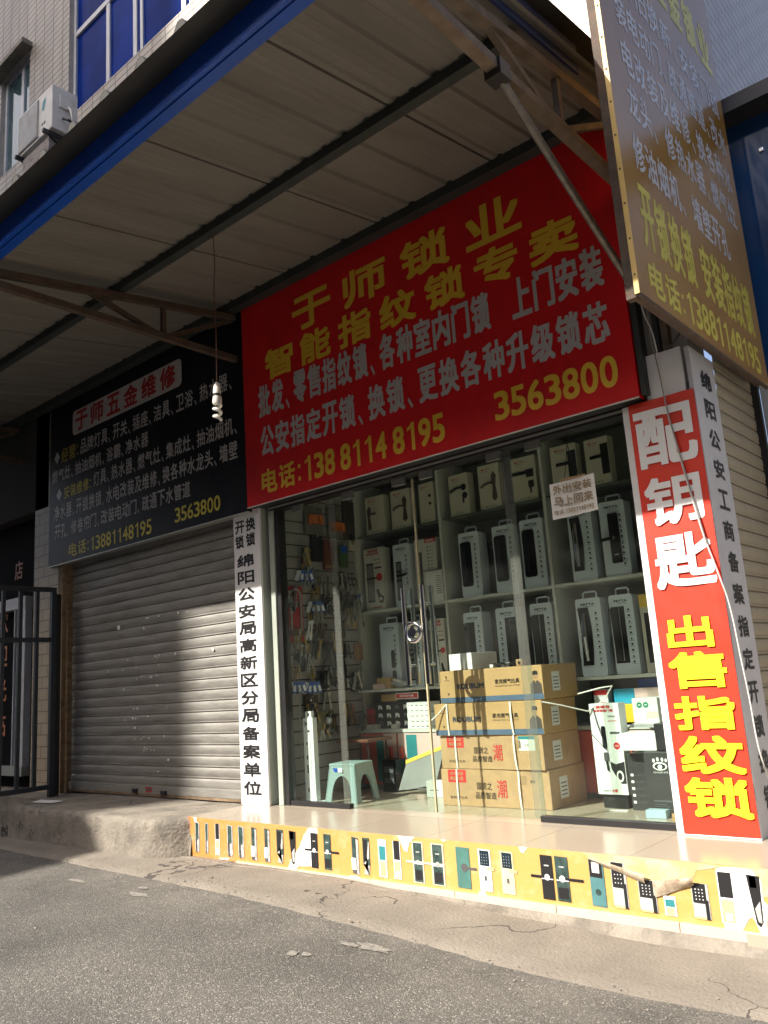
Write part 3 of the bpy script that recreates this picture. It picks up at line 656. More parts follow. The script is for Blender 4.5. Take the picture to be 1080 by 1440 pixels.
mb.add([(-1.584, -2.185, pz(-2.185)-.02), (-1.584, -.6, pz(-.6)-.06), (-1.584, -.6, pz(-.6)+.12), (-1.584, -2.185, pz(-2.185)+.14), (-1.60, -2.185, pz(-2.185)-.02), (-1.60, -.6, pz(-.6)-.06), (-1.60, -.6, pz(-.6)+.12), (-1.60, -2.185, pz(-2.185)+.14)], [(0, 1, 2, 3), (7, 6, 5, 4), (0, 4, 5, 1), (3, 2, 6, 7), (1, 5, 6, 2), (0, 3, 7, 4)], navypaint)
mb.build('fascia', aw)
for y, w_, h_ in ((-1.16, .065, .065), (-.105, .09, .085)):
    mb = MB(); mb.bar((-11.2, y, pz(y)-.034), (-1.66, y, pz(y)-.034), w_, h_, darksteel)
    for k in range(28): mb.box(-11+.335*k, -10.965+.335*k, y-.05, y-.033, pz(y)-.012, pz(y)+.0, darksteel)
    mb.build('purlin', aw)
def truss(x, mt, zc, wd=.05):
    t = MB(); t.bar((x, -2.14, pz(-2.14)-.095), (x, -.06, pz(-.06)-.115), wd, .05, mt); tr = t.build('truss', aw)
    t = MB(); t.bar((x, -2.14, zc), (x, .03, zc), wd, .05, mt)
    t.bar((x, -.78, zc), (x, -.78, pz(-.78)-.12), .035, .035, mt); t.bar((x-.008, -1.42, pz(-1.42)-.11), (x-.008, -.80, zc), .035, .035, mt); t.bar((x-.008, -.77, zc), (x-.008, -.08, pz(-.08)-.14), .035, .035, mt)
    t.build('chord', tr)
truss(-5.20, rust, 3.955); truss(-1.645, mat('weathered_tan_steel', (.19, .145, .105), .7, .2, var=.25, scale=9, dark=(.12, .08, .05), dscale=4, damt=.8), 3.905, .06); truss(-9.2, rust, 3.955)
mb = MB(); mb.tube([(-1.645, -1.385, 3.88), (-1.645, -.04, 3.215)], .021, mat('galvanised_pipe', (.20, .19, .175), .5, .5, var=.25, scale=14, dark=(.1, .08, .06), dscale=9, damt=.6), 10); smooth_some(mb.build('prop_pipe', aw))
mb = MB(); mb.box(-1.69, -1.60, -1.43, -1.34, 3.845, 3.93, blackm); mb.build('pipe_bracket', aw)
# clutter of uprights between sign and pillar, right end
up = thing('steel_upright', 'dark steel angle posts in the gap right of the red signboard', 'post', (-1.6, 0, 2.6))
mb = MB(); mb.box(-1.700, -1.668, -.05, .03, 2.63, 4.40, darksteel); mb.box(-1.55, -1.52, -.02, .035, 2.87, 4.40, rust); mb.box(-1.60, -1.575, -.012, .036, 2.87, 4.40, blackm); mb.build('posts', up)

# ------------------------------------------------------------------ bulb
bu = thing('hanging_bulb', 'spiral white lamp hanging from the awning on a thin wire', 'light bulb', (-4.06, -1.16, 2.8))
bx, by = -4.06, -1.16
mb = MB(); mb.tube([(bx, by, 4.23), (bx+.012, by, 4.0), (bx-.004, by, 3.8), (bx+.006, by, 3.5), (bx, by, 3.13)], .0035, mat('copper_wire', (.16, .07, .04), .5), 6); mb.build('wire', bu)
mb = MB(); mb.tube([(bx, by, 3.14), (bx, by, 3.13), (bx, by, 3.09), (bx, by, 3.085), (bx, by, 3.06)], [.008, .02, .024, .026, .026], offwhite, 14); mb.tube([(bx, by, 3.06), (bx, by, 3.04)], .022, blackm, 14); mb.tube([(bx, by, 3.04), (bx, by, 3.005), (bx, by, 2.99)], [.028, .032, .028], offwhite, 14); smooth_some(mb.build('socket', bu))
mb = MB(); pts = [(bx+.022*math.cos(a)*(.9+.1*math.cos(a*.1)), by+.022*math.sin(a), 2.990-.0040*i) for i, a in enumerate([k*.5 for k in range(28)])]
mb.tube(pts, .0115, mat('lamp_glass', (.70, .68, .62), .25), 8); smooth_some(mb.build('spiral_tube', bu))

# ------------------------------------------------------------------ air conditioner on the upper wall
ac = thing('air_conditioner', 'white air conditioner unit on a rusty bracket under the upper windows', 'air conditioner', (-8.1, -.3, 7.2))
acw = mat('unit_casing', (.62, .62, .60), .4, var=.05, dark=(.4, .38, .34), dscale=5, damt=.4)
mb = MB(); mb.bbox(-8.50, -7.72, -.52, -.22, 7.30, 7.84, acw, .012)
mb.bbox(-7.719, -7.70, -.44, -.30, 7.58, 7.74, acw, .006)
mb.poly([(-7.95, 7.62), (-7.90, 7.60), (-7.86, 7.70), (-7.87, 7.76), (-7.93, 7.72)], -.5215, teal)
mb.text('美', -7.95, -7.91, 7.42, 7.46, -.5215, greyink, .02); mb.text('惠', -7.90, -7.86, 7.42, 7.46, -.5215, greyink, .02); mb.build('casing', ac)
mb = MB(); mb.box(-8.48, -8.02, -.532, -.521, 7.33, 7.80, mat('grille_grey', (.30, .295, .28), .6))
for k in range(16): mb.box(-8.47+.028*k, -8.458+.028*k, -.540, -.5325, 7.34, 7.79, acw)
mb.build('grille', ac)
mb = MB(); mb.bar((-8.44, -.58, 7.27), (-8.44, .0, 7.27), .04, .04, blackm); mb.bar((-7.80, -.58, 7.27), (-7.80, .0, 7.27), .04, .04, blackm); mb.bar((-8.44, -.5, 7.26), (-8.44, .0, 6.9), .03, .03, blackm); mb.bar((-7.80, -.5, 7.26), (-7.80, .0, 6.9), .03, .03, blackm)
mb.box(-8.42, -7.82, -.50, -.47, 7.02, 7.245, mat('peeling_plate', (.28, .26, .25), .8, var=.2, scale=9, dark=(.06, .04, .035), dscale=8, damt=.9)); mb.build('bracket', ac)
mb = MB(); mb.tube([(-7.70, -.40, 7.45), (-7.62, -.38, 7.40), (-7.60, -.25, 7.34), (-7.55, -.1, 7.40), (-7.50, .0, 7.42)], .016, blackm); mb.tube([(-7.70, -.34, 7.62), (-7.64, -.34, 7.55), (-7.66, -.30, 7.36), (-7.60, -.12, 7.30), (-7.52, .0, 7.32)], .014, acw); smooth_some(mb.build('pipes', ac))

ac.location.x += .11
# ------------------------------------------------------------------ steel gate on the left
gt = thing('steel_gate', 'open blue grey steel bar gate at the left beside the tiled pier', 'gate', (-8.05, -.8, .3))
gatem = mat('blue_grey_gate_paint', (.030, .037, .048), .45, .1, var=.15, scale=6)
mb = MB(); gx = -8.05
for z in (2.30, 1.79, .36): mb.bar((gx, -1.75, z), (gx, -.19, z), .045, .045, gatem)
for y in (-.19, -1.75): mb.bar((gx, y, .26), (gx, y, 2.32), .05, .05, gatem)
mb.build('gate_frame', gt)
for k, y in enumerate((-.36, -.53, -.70, -.87, -1.05, -1.22, -1.40, -1.57)):
    mb = MB(); mb.bar((gx, y, .385), (gx, y, 2.275), .034, .034, gatem); mb.build('bar', gt)
mb = MB(); mb.bar((-8.10, -.13, .27), (-8.10, -.13, 2.26), .07, .07, blackm); mb.build('post', gt)
mb = MB(); mb.poly([(-7.60, 0), (-7.36, 0), (-7.33, 0), (-7.57, 0)], 0, paperm)
mb = MB(); mb.add([(-7.78, -.42, .2835), (-7.40, -.40, .2835), (-7.38, -.52, .285), (-7.68, -.56, .2835)], [(0, 1, 2, 3)], paperm); mb.add([(-7.78, -.42, .2825), (-7.40, -.40, .2825), (-7.38, -.52, .283), (-7.68, -.56, .2825)], [(3, 2, 1, 0)], paperm)
tag(mb.build('paper_scrap', loc=(-7.6, -.48, .28)), 'scrap of white paper lying on the concrete step beside the gate', 'paper')

#PART2
# ------------------------------------------------------------------ glass front
glass = glassmat('shop_glass'); film = glassmat('dusty_seal_strip', tint=(.80, .84, .80), frost=.07, rough=.1)
gf = thing('shop_entrance', 'frameless glass shop front with two swing doors, under the red signboard', 'shop window', (-3.4, .1, .28))
mb = MB(); mb.box(-4.985, -1.845, .068, .17, 2.585, 2.655, blackm); mb.box(-4.985, -1.845, .060, .0675, 2.60, 2.615, alu); mb.build('header_rail', gf)
mb = MB(); mb.box(-4.985, -4.935, .06, .16, .282, 2.583, greenalu); mb.box(-4.934, -4.885, .075, .15, .282, 2.583, blackm); mb.build('jamb', gf)
mb = MB(); mb.box(-1.875, -1.847, .07, .15, .282, 2.583, alu); mb.build('jamb', gf)
def pane(name, x0, x1, y, rail, strip):
    p = MB().box(x0, x1, y-.005, y+.005, .318 if rail else .292, 2.56, glass).build(name, gf)
    if rail: MB().bbox(x0, x1, y-.022, y+.022, .2815, .3165, blackm, .003).build('base_rail', p)
    for cx in ((x0+.12, x1-.12) if not rail else (x0+.2,)):
        mb = MB(); mb.bbox(cx-.055, cx+.055, y-.016, y+.016, 2.53, 2.588, mat('clamp_metal', (.22, .22, .21), .5, .3), .004); mb.build('patch_clamp', p)
    if strip is not None:
        MB().box(strip[0], strip[1], y-.013, y-.0056, .30, 2.56, film).build('seal_strip', p)
    return p
pane('fixed_pane', -4.884, -4.262, .105, True, (-4.325, -4.262))
d1 = pane('door_leaf', -4.258, -3.512, .118, False, None)
d2 = pane('door_leaf', -3.500, -2.690, .118, False, None)
pane('fixed_pane', -2.705, -1.876, .105, True, (-2.745, -2.672))
edgem = mat('polished_glass_edge', (.46, .40, .26), .3, var=.1)  # tan reflections on the glass edge put into its base colour
MB().box(-3.5115, -3.5005, .110, .126, .292, 2.555, edgem).build('edge_strip', d2)
for d, hx in ((d1, -3.622), (d2, -3.452)):
    mb = MB()
    for yy in (.070, .166):
        mb.tube([(hx, yy, 1.12), (hx, yy, 1.785)], .018, chrome, 14)
    for z in (1.25, 1.66): mb.tube([(hx, .070, z), (hx, .166, z)], .009, chrome, 10)
    smooth_some(mb.build('pull_handle', d))
lk = thing('ring_lock', 'round chrome ring lock looped round the two door pull handles', 'lock', (-3.54, .05, 1.45))
mb = MB(); mb.tube([(-3.535+.062*math.cos(R(a)), .046, 1.47+.062*math.sin(R(a))) for a in range(0, 361, 15)], .014, chrome, 10, cap=False); smooth_some(mb.build('ring', lk))
mb = MB(); mb.tube([(-3.535, .030, 1.47), (-3.535, .062, 1.47)], .034, chrome, 18); smooth_some(mb.build('lock_body', lk))
ps = thing('paper_notice', 'small white paper notice hung on strings behind the right glass pane', 'notice', (-2.25, .088, 2.06))
mb = MB(); vs = []
for i in range(9):
    for j in range(7):
        vs.append((-2.408+.305*i/8, .0855+.006*math.sin(i*.5)-.004*(j/6)**2*(i/8), 2.055+.003*i/8+.222*j/6+.006*i/8))
mb.add(vs, [(i*7+j, (i+1)*7+j, (i+1)*7+j+1, i*7+j+1) for i in range(8) for j in range(6)], paperm)
mb.build('sheet', ps)
mb = MB(); D = .0805
spread(mb, '外出安装', -2.385, -2.125, 2.205, 2.263, D, gold, .02); spread(mb, '马上回来', -2.385, -2.125, 2.130, 2.188, D, gold, .02)
flow(mb, toks('电话：13881148195', .55), -2.39, -2.125, 2.080, 2.108, D, gold, .01); mb.build('lettering', ps)
mb = MB(); mb.box(-2.33, -2.16, .084, .089, 2.281, 2.297, cardside); mb.tube([(-2.30, .087, 2.295), (-2.26, .088, 2.5)], .0022, ink, 5); mb.tube([(-2.20, .087, 2.295), (-2.26, .088, 2.5), (-2.26, .09, 2.58)], .0022, ink, 5); mb.build('string', ps)

# ------------------------------------------------------------------ display cabinet
dc = thing('display_cabinet', 'white shelving cabinet across the back of the shop, filled with boxed locks', 'cabinet', (-3.5, 1.3, .28))
mb = MB(); mb.box(-4.96, -1.84, 1.48, 1.50, .30, 2.96, cabin); mb.build('back_panel', dc)
for x in (-4.98, -4.005, -3.01, -2.0): MB().box(x-.012, x+.012, 1.085, 1.478, .765, 2.96, cab).build('divider', dc)
for x0, x1 in ((-4.966, -4.019), (-3.991, -3.024), (-2.996, -2.014)):
    MB().box(x0, x1, 1.088, 1.477, 1.752, 1.774, cab).build('shelf', dc)
    g_ = MB(); g_.box(x0, x1, 1.10, 1.47, 2.442, 2.452, glassmat('shelf_glass', (.55, .62, .58), frost=.1) if 'gs' not in globals() else gs)
    gs = g_.mats[0]; g_.build('glass_shelf', dc)
    MB().box(x0, x1, 1.0, 1.478, 1.070, 1.092, cab).build('shelf', dc)
MB().box(-4.985, -1.84, .99, 1.48, .735, .762, cab).build('counter_top', dc)
MB().box(-4.985, -1.84, 1.02, 1.47, .285, .734, cabin).build('base_carcass', dc)
xs = [-4.97, -4.555, -4.06, -3.56, -3.06, -2.56, -2.06]
for k in range(6):
    mb = MB(); a, b = xs[k]+.006, xs[k+1]-.006
    c1 = [coral, pink, pink, coral, coral, pink][k]
    mb.box(a, b, .998, 1.018, .315, .728, c1)
    d = MB
    if k == 0: mb.rect(a, a+.17, .317, .726, .9970, coral); mb.rect(a+.175, a+.255, .34, .71, .9968, teal)
    if k == 0: mb.rect(a+.26, b-.002, .317, .726, .9966, pink)
    if k in (1, 2, 5): mb.rect(a+.09, a+.20, .42, .715, .9968, teal)
    o = mb.build('cabinet_door', dc)
    MB().bbox(b-.075 if k % 2 == 0 else a+.03, b-.045 if k % 2 == 0 else a+.06, .972, .9965, .48, .62, coral, .004).build('handle', o)

def lock_box(x0, x1, z0, z1, style, label, y=1.112, dp=.12, flip=False):
    """pale blue display carton with a carry handle, a lock behind its window and a column of icons"""
    cx = (x0+x1)/2; t = thing('lock_package', label, 'boxed lock', (cx, y+dp/2, z0), 'pale blue lock cartons on the shelves')
    W = x1-x0; H = z1-z0; mb = MB(); r = .018
    mb.prism(rrect(x0, x1, z0, z1, r), y, y+dp, packblue)
    X = lambda u: x0+W*(u if not flip else 1-u); Z = lambda v: z0+H*v
    mb.text('PETTA', x0+W*.22, x0+W*.78, Z(.905), Z(.935), y-.0012, ink, .06); mb.rect(x0+W*.38, x0+W*.75, Z(.888), Z(.893), y-.0012, greyink)
    ic = '◆●■▲◆●■▲◆●'
    n = 10 if style in 'abcdf' else 7
    for k in range(n):
        zz = Z(.80-.072*k); ux = X(.79)
        s = .0085
        if k % 3 == 0: mb.disc((ux, y-.0012, zz), s, ink, 8)
        elif k % 3 == 1: mb.rect(ux-s, ux+s, zz-s*.8, zz+s*.8, y-.0012, ink)
        else: mb.poly([(ux-s, zz-s), (ux+s, zz-s), (ux, zz+s)], y-.0012, ink)
        mb.rect(ux-.016, ux+.016, zz-.0165, zz-.0135, y-.0012, greyink)
    o = mb.build('carton', t)
    l = MB()
    if style == 'a':     # tall black window, lock filling it
        l.prism(rrect(*sorted((X(.08), X(.60))), Z(.16), Z(.85), .02), y-.010, y-.0015, packblack)
        l.prism(rrect(*sorted((X(.16), X(.40))), Z(.22), Z(.80), .012), y-.024, y-.0105, mat('gloss_black', (.012, .012, .013), .08, spec=.7))
    elif style == 'b':   # curved glossy push-pull lock
        pr = []
        for i in range(13):
            tt = i/12; pr.append((.10+.05*math.sin(math.pi*tt), .14+.74*tt))
        l.prism([(X(u), Z(v)) for u, v in pr]+[(X(u+.42-.05*abs(v-.5)), Z(v)) for u, v in reversed(pr)], y-.012, y-.0015, packblack)
        l.tube([(X(.33), y-.022, Z(.2)), (X(.36), y-.045, Z(.5)), (X(.33), y-.022, Z(.8))], [.014, .02, .014], chrome, 10)
    elif style == 'c':   # grey handle body with round reader, over black window
        l.rect(*sorted((X(.06), X(.58))), Z(.10), Z(.86), y-.0016, packblack)
        l.prism([(X(.06), Z(.84)), (X(.32), Z(.84)), (X(.35), Z(.10)), (X(.12), Z(.10))], y-.022, y-.002, lockgrey)
        l.disc((X(.19), y-.0235, Z(.775)), W*.085, packblack, 18); l.rect(X(.15), X(.23), Z(.655), Z(.675), y-.0232, packblack); l.disc((X(.19), y-.0232, Z(.70)), W*.03, packblack, 10)
    elif style == 'd':   # flat plate with lever
        l.prism(rrect(*sorted((X(.34), X(.72))), Z(.17), Z(.83), .008), y-.016, y-.0015, packblack)
        l.bar((X(.50), y-.03, Z(.50)), (X(.05), y-.03, Z(.49)), .016, .022, packblack); l.disc((X(.50), y-.0305, Z(.50)), .014, steel, 12)
        l.rect(*sorted((X(.46), X(.62))), Z(.275), Z(.285), y-.0172, whitel)
    elif style == 'e':   # mostly plain, small lock halves
        l.prism(rrect(*sorted((X(.56), X(.76))), Z(.30), Z(.58), .02), y-.006, y-.0015, lockgrey); l.prism(rrect(*sorted((X(.58), X(.78))), Z(.06), Z(.27), .02), y-.006, y-.0015, lockgrey)
    elif style == 'f':   # window with two dark slabs
        l.rect(*sorted((X(.05), X(.62))), Z(.14), Z(.85), y-.0016, packblack); l.prism([(X(.05), Z(.83)), (X(.34), Z(.84)), (X(.36), Z(.16)), (X(.12), Z(.17))], y-.02, y-.002, mat('satin_black', (.03, .03, .032), .3))
        l.box(*sorted((X(.39), X(.41))), y-.01, y-.002, Z(.17), Z(.84), steel)
    elif style == 'g':   # framed grey plates with lever
        l.rect(*sorted((X(.14), X(.48))), Z(.10), Z(.72), y-.0016, packblack); l.prism(rrect(*sorted((X(.17), X(.45))), Z(.12), Z(.70), .004), y-.008, y-.002, mat('grey_plate', (.22, .23, .24), .3, .4))
        for v in (.40, .48, .55): l.rect(*sorted((X(.17), X(.45))), Z(v), Z(v+.025), y-.0085, packblack)
        l.bar((X(.28), y-.02, Z(.485)), (X(.80), y-.02, Z(.495)), .014, .018, packblack)
    l.build('lock', t)
    h = MB(); hx = W*.27
    h.tube([(cx-hx, y+.05, z1-.004), (cx-hx, y+.05, z1+.038), (cx-hx+.012, y+.05, z1+.048), (cx+hx-.012, y+.05, z1+.048), (cx+hx, y+.05, z1+.038), (cx+hx, y+.05, z1-.004)], .0075, packblue, 8)
    smooth_some(h.build('carry_handle', t)); t.rotation_euler = (0, 0, R(random.uniform(-3.5, 3.5))); return t
M1, L1 = 1.775, 1.093
lock_box(-3.850, -3.655, M1, 2.300, 'a', 'pale blue boxed lock with black window, upper shelf, just right of the first divider')
lock_box(-3.520, -3.318, M1, 2.300, 'a', 'pale blue boxed lock on the upper shelf, in the middle of the central bay')
lock_box(-3.262, -3.066, M1, 2.305, 'a', 'pale blue boxed lock on the upper shelf behind the dusty seal strip')
lock_box(-2.850, -2.662, M1, 2.310, 'b', 'pale blue boxed lock with curved glossy lock, on the upper shelf under the paper notice')
lock_box(-2.592, -2.400, M1, 2.318, 'd', 'pale blue boxed lock with black lever plate, right of the paper notice', flip=False)
lock_box(-2.312, -2.12, M1, 2.30, 'a', 'boxed lock in the shade at the right end of the upper shelf')
lock_box(-3.868, -3.680, L1, 1.650, 'c', 'boxed lock with grey round-reader lock, lower shelf, behind the white carton')
lock_box(-3.556, -3.365, L1, 1.655, 'c', 'boxed lock with grey round-reader lock, lower shelf, above the cardboard stack middle', flip=True)
lock_box(-3.245, -3.062, L1, 1.655, 'f', 'boxed lock with twin dark slabs on the lower shelf behind the seal strip')
lock_box(-2.862, -2.668, L1, 1.648, 'b', 'boxed lock with curved glossy lock on the lower shelf, right bay')
lock_box(-2.600, -2.428, L1, 1.645, 'f', 'boxed lock with two black slabs on the lower shelf, right bay, near the red banner')
lock_box(-4.562, -4.372, M1, 2.318, 'g', 'pale boxed lock with grey framed plates on the upper shelf, left bay')
lock_box(-4.772, -4.560, L1, 1.648, 'e', 'mostly plain pale blue lock carton on the lower shelf, left bay')
lock_box(-4.470, -4.310, L1, 1.640, 'g', 'boxed lock half hidden by the chrome door handles, lower shelf')
def dark_box(x0, x1, z0, z1, label):
    t = thing('dark_carton', label, 'box', ((x0+x1)/2, 1.32, z0), 'dark cartons stored behind the front row')
    mb = MB(); mb.bbox(x0, x1, 1.27, 1.40, z0, z1, packblack, .004); mb.text('PETTA', x0+.03, x1-.03, z1-.06, z1-.04, 1.2685, greyink, .05); mb.build('carton', t)
dark_box(-3.665, -3.535, L1, 1.60, 'black carton in the shade between the two round-reader boxed locks')
dark_box(-3.36, -3.25, L1, 1.58, 'black carton in the shade left of the seal strip on the lower shelf')
dark_box(-3.68, -3.52, M1, 2.22, 'black carton in the shade on the upper shelf, central bay')
dark_box(-2.665, -2.605, L1, 1.60, 'black carton squeezed between the two boxed locks of the right bay')
dark_box(-2.66, -2.595, M1, 2.24, 'black carton squeezed behind the notice between two boxed locks')
dark_box(-4.37, -4.31, M1, 2.22, 'black carton at the left bay between two tall lock boxes')

def photo_box(x0, x1, z0, z1, kind, label, y=1.11):
    """tall white retail carton with red title and a printed lock"""
    t = thing('printed_carton', label, 'boxed lock', ((x0+x1)/2, y+.05, z0)); W = x1-x0; H = z1-z0
    X = lambda u: x0+W*u; Z = lambda v: z0+H*v; mb = MB(); mb.bbox(x0, x1, y, y+.11, z0, z1, offwhite, .003); d = y-.001
    if kind == 'i':
        mb.text('指纹锁', X(.22), X(.78), Z(.935), Z(.975), d, redprint, .04); mb.text('智能防盗', X(.16), X(.80), Z(.89), Z(.925), d, redprint, .03)
        mb.rect(X(.12), X(.50), Z(.13), Z(.76), d, lockgrey); mb.rect(X(.15), X(.47), Z(.16), Z(.73), d-.0004, mat('print_grey', (.20, .20, .20), .5)); mb.rect(X(.10), X(.66), Z(.50), Z(.525), d-.0008, ink)
        mb.disc((X(.78), d, Z(.52)), W*.16, redprint, 18); mb.rect(X(.56), X(.92), Z(.66), Z(.685), d, ink); mb.rect(X(.56), X(.9), Z(.80), Z(.81), d, greyink); mb.rect(X(.56), X(.9), Z(.74), Z(.75), d, redprint)
        mb.poly([(X(.58), Z(.32)), (X(.70), Z(.34)), (X(.80), Z(.24)), (X(.97), Z(.2)), (X(.9), Z(.1)), (X(.72), Z(.12))], d, ink); mb.disc((X(.8), d-.0004, Z(.17)), W*.08, whitel, 10)
        mb.text('全国联保', X(.3), X(.8), Z(.03), Z(.055), d, redprint, .03)
    else:
        mb.rect(X(.50), X(.995), Z(.93), Z(.998), d, redprint); mb.text('智能锁', X(.56), X(.92), Z(.945), Z(.98), d-.0004, whitel, .03)
        for k in range(7): mb.disc((X(.62), d, Z(.86-.055*k)), .007, ink, 8); mb.rect(X(.68), X(.85), Z(.855-.055*k), Z(.862-.055*k), d, greyink)
        mb.rect(X(.12), X(.34), Z(.2), Z(.8), d, lockgrey)
    mb.build('carton', t)
photo_box(-4.905, -4.685, M1, 2.33, 'i', 'white carton with red title and printed lock, at the far left of the upper shelf')
photo_box(-4.318, -4.085, M1, 2.32, 'k', 'white carton with red top and icon list, behind the door edge on the upper shelf')
photo_box(-4.215, -4.062, L1, 1.635, 'i', 'white carton with red title on the lower shelf, behind the chrome handles')
t = thing('instruction_sheet', 'white printed sheet leaning against the carton with the red top', 'paper', (-4.1, 1.09, M1))
mb = MB(); mb.box(-4.205, -4.03, 1.093, 1.096, M1+.001, 2.035, paperm)
for k in range(9): mb.rect(-4.10, -4.04, 1.84+.018*k, 1.845+.018*k, 1.0922, greyink)
mb.rect(-4.19, -4.155, 1.88, 1.915, 1.0922, greyink); mb.build('sheet', t)

# top shelf: cream cartons with a printed lever handle
def lever_box(x0, x1, z0, z1, kind, label, dk=bronze):
    t = thing('lever_carton', label, 'boxed lock', ((x0+x1)/2, 1.16, z0), 'cream lever handle cartons on the glass shelf'); W = x1-x0; H = z1-z0
    X = lambda u: x0+W*u; Z = lambda v: z0+H*v; mb = MB(); mb.bbox(x0, x1, 1.115, 1.20, z0, z1, cream, .003); d = 1.114
    mb.rect(X(.18), X(.27), Z(.875), Z(.915), d, redprint); mb.text('HOME', X(.30), X(.55), Z(.88), Z(.91), d, redprint, .03); mb.rect(X(.2), X(.5), Z(.84), Z(.848), d, greyink)
    for k in range(3): mb.disc((X(.3+.15*k), d, Z(.07)), .006, greyink, 8)
    if kind == 'plate':
        mb.poly([(X(.72), Z(.15)), (X(.86), Z(.22)), (X(.80), Z(.5)), (X(.86), Z(.72)), (X(.72), Z(.83)), (X(.60), Z(.72)), (X(.66), Z(.5)), (X(.60), Z(.22))], d, dk)
        mb.tube([(X(.70), d-.004, Z(.56)), (X(.45), d-.004, Z(.58)), (X(.22), d-.004, Z(.54)), (X(.12), d-.004, Z(.50))], .009, dk, 6)
    elif kind == 'plateleft':
        mb.poly([(X(.10), Z(.12)), (X(.30), Z(.15)), (X(.24), Z(.45)), (X(.30), Z(.70)), (X(.18), Z(.76)), (X(.08), Z(.66))], d, dk); mb.tube([(X(.2), d-.004, Z(.54)), (X(.55), d-.004, Z(.54))], .010, dk, 6)
    elif kind == 'rosette':
        mb.disc((X(.76), d, Z(.66)), .028, ink, 16); mb.tube([(X(.76), d-.004, Z(.66)), (X(.40), d-.004, Z(.67)), (X(.05), d-.004, Z(.60))], .011, ink, 6); mb.disc((X(.80), d, Z(.46)), .028, ink, 16); mb.box(X(.68), X(.76), d-.004, d-.0005, Z(.28), Z(.46), ink)
    elif kind == 'diamonds':
        for v in (.66, .46): mb.poly([(X(.62), Z(v)), (X(.74), Z(v-.05)), (X(.86), Z(v)), (X(.74), Z(v+.05))], d, ink)
    elif kind == 'square':
        mb.rect(X(.60), X(.90), Z(.52), Z(.70), d, ink); mb.box(X(.05), X(.6), d-.005, d-.0005, Z(.60), Z(.67), ink); mb.rect(X(.66), X(.88), Z(.28), Z(.44), d, ink); mb.rect(X(.70), X(.78), Z(.16), Z(.28), d, ink)
    elif kind == 'bar':
        mb.rect(X(.66), X(.98), Z(.2), Z(.85), d, ink); mb.box(X(.2), X(.7), d-.005, d-.0006, Z(.56), Z(.63), ink)
    mb.build('carton', t); t.rotation_euler = (0, 0, R(random.uniform(-4, 4)))
T = 2.453
lever_box(-4.852, -4.632, T, 2.800, 'plateleft', 'cream lever carton with bronze plate at its left, first on the glass shelf')
lever_box(-4.548, -4.335, T, 2.800, 'plate', 'cream lever carton with ornate bronze plate, second from left on the glass shelf')
lever_box(-4.230, -4.062, T, 2.800, 'diamonds', 'cream carton with two small black diamonds, behind the silver door edge')
lever_box(-3.905, -3.705, T, 2.802, 'rosette', 'cream carton with black lever and round rosettes on the glass shelf')
lever_box(-3.605, -3.400, T, 2.820, 'plate', 'warmer cream carton with thin bronze lever, middle of the glass shelf', rust)
lever_box(-3.292, -3.075, T, 2.806, 'square', 'cream carton with square black lever, behind the seal strip')
lever_box(-2.932, -2.722, T, 2.818, 'bar', 'cream carton with wide black bar handle, above the paper notice')
lever_box(-2.648, -2.455, T, 2.806, 'bar', 'cream carton with black bar handle, at the right end of the glass shelf', bronze)
t = thing('yellow_carton', 'slim carton with a yellow top at the right end of the lower shelf', 'box', (-2.33, 1.16, L1)); mb = MB(); mb.bbox(-2.385, -2.25, 1.13, 1.24, L1, 1.63, cream, .003); mb.rect(-2.383, -2.252, 1.54, 1.628, 1.129, yellowl); mb.rect(-2.36, -2.29, 1.16, 1.50, 1.129, packblack); mb.build('carton', t)

# things on the low shelves at the left
def small(name, label, cat, x0, x1, y0, y1, z0, z1, mt, deco=None, rz=0, b=.003, group=None):
    t = thing(name, label, cat, ((x0+x1)/2, (y0+y1)/2, z0), group); mb = MB(); mb.bbox(x0, x1, y0, y1, z0, z1, mt, b)
    if deco: deco(mb)
    mb.build('box' if cat == 'box' else 'body', t); t.rotation_euler = (0, 0, rz); return t
def orgd(mb):
    for r_i in range(3):
        for c in range(4):
            x = -4.815+.094*c; z = .778+.066*r_i
            mb.rect(x, x+.082, z, z+.052, 1.0588, ink); mb.poly([(x+.018, z+.008), (x+.064, z+.008), (x+.064, z+.034), (x+.05, z+.045), (x+.018, z+.045)], 1.0580, whitel if (r_i+c) % 4 else greyink); mb.rect(x+.03, x+.05, z+.004, z+.018, 1.0575, ink)
small('drawer_organiser', 'black drawer organiser with white labels on the low counter, left of the white box stack', 'organiser', -4.835, -4.44, 1.06, 1.25, .763, .985, ink, orgd)
for k in range(3): small('red_case', f'red case {["on the counter, lowest","in the middle","on top"][k]} of the short red pile beside the organiser', 'box', -4.935, -4.845, 1.06, 1.2, .763+.056*k, .816+.056*k, redl, group='red cases beside the organiser')
for k in range(5):
    def dd(mb, k=k):
        for q in range(4): mb.rect(-4.39+.05*q, -4.36+.05*q, .775+.042*k, .781+.042*k, .9994, greyink)
        mb.disc((-4.41, .9994, .783+.042*k), .004, ink, 8); mb.rect(-4.40, -4.24, .789+.042*k, .7905+.042*k, .9994, redprint if k == 2 else greyink)
    small('white_carton', f'flat white carton, {["lowest","second from the bottom","third from the bottom","fourth from the bottom","topmost"][k]} of the stack beside the black drawer organiser', 'box', -4.432+.004*(k % 2), -4.212+.005*(k % 3), 1.0, 1.16, .763+.042*k, .804+.042*k, white, dd, group='flat white cartons on the counter')
small('red_sign', 'small red and white shelf label under the low shelf', 'label', -4.545, -4.305, 1.0025, 1.012, 1.002, 1.052, whitel, lambda mb: (mb.rect(-4.54, -4.31, 1.008, 1.046, 1.0018, redprint), mb.text('指纹锁专卖', -4.50, -4.35, 1.018, 1.036, 1.0012, whitel, .02)))
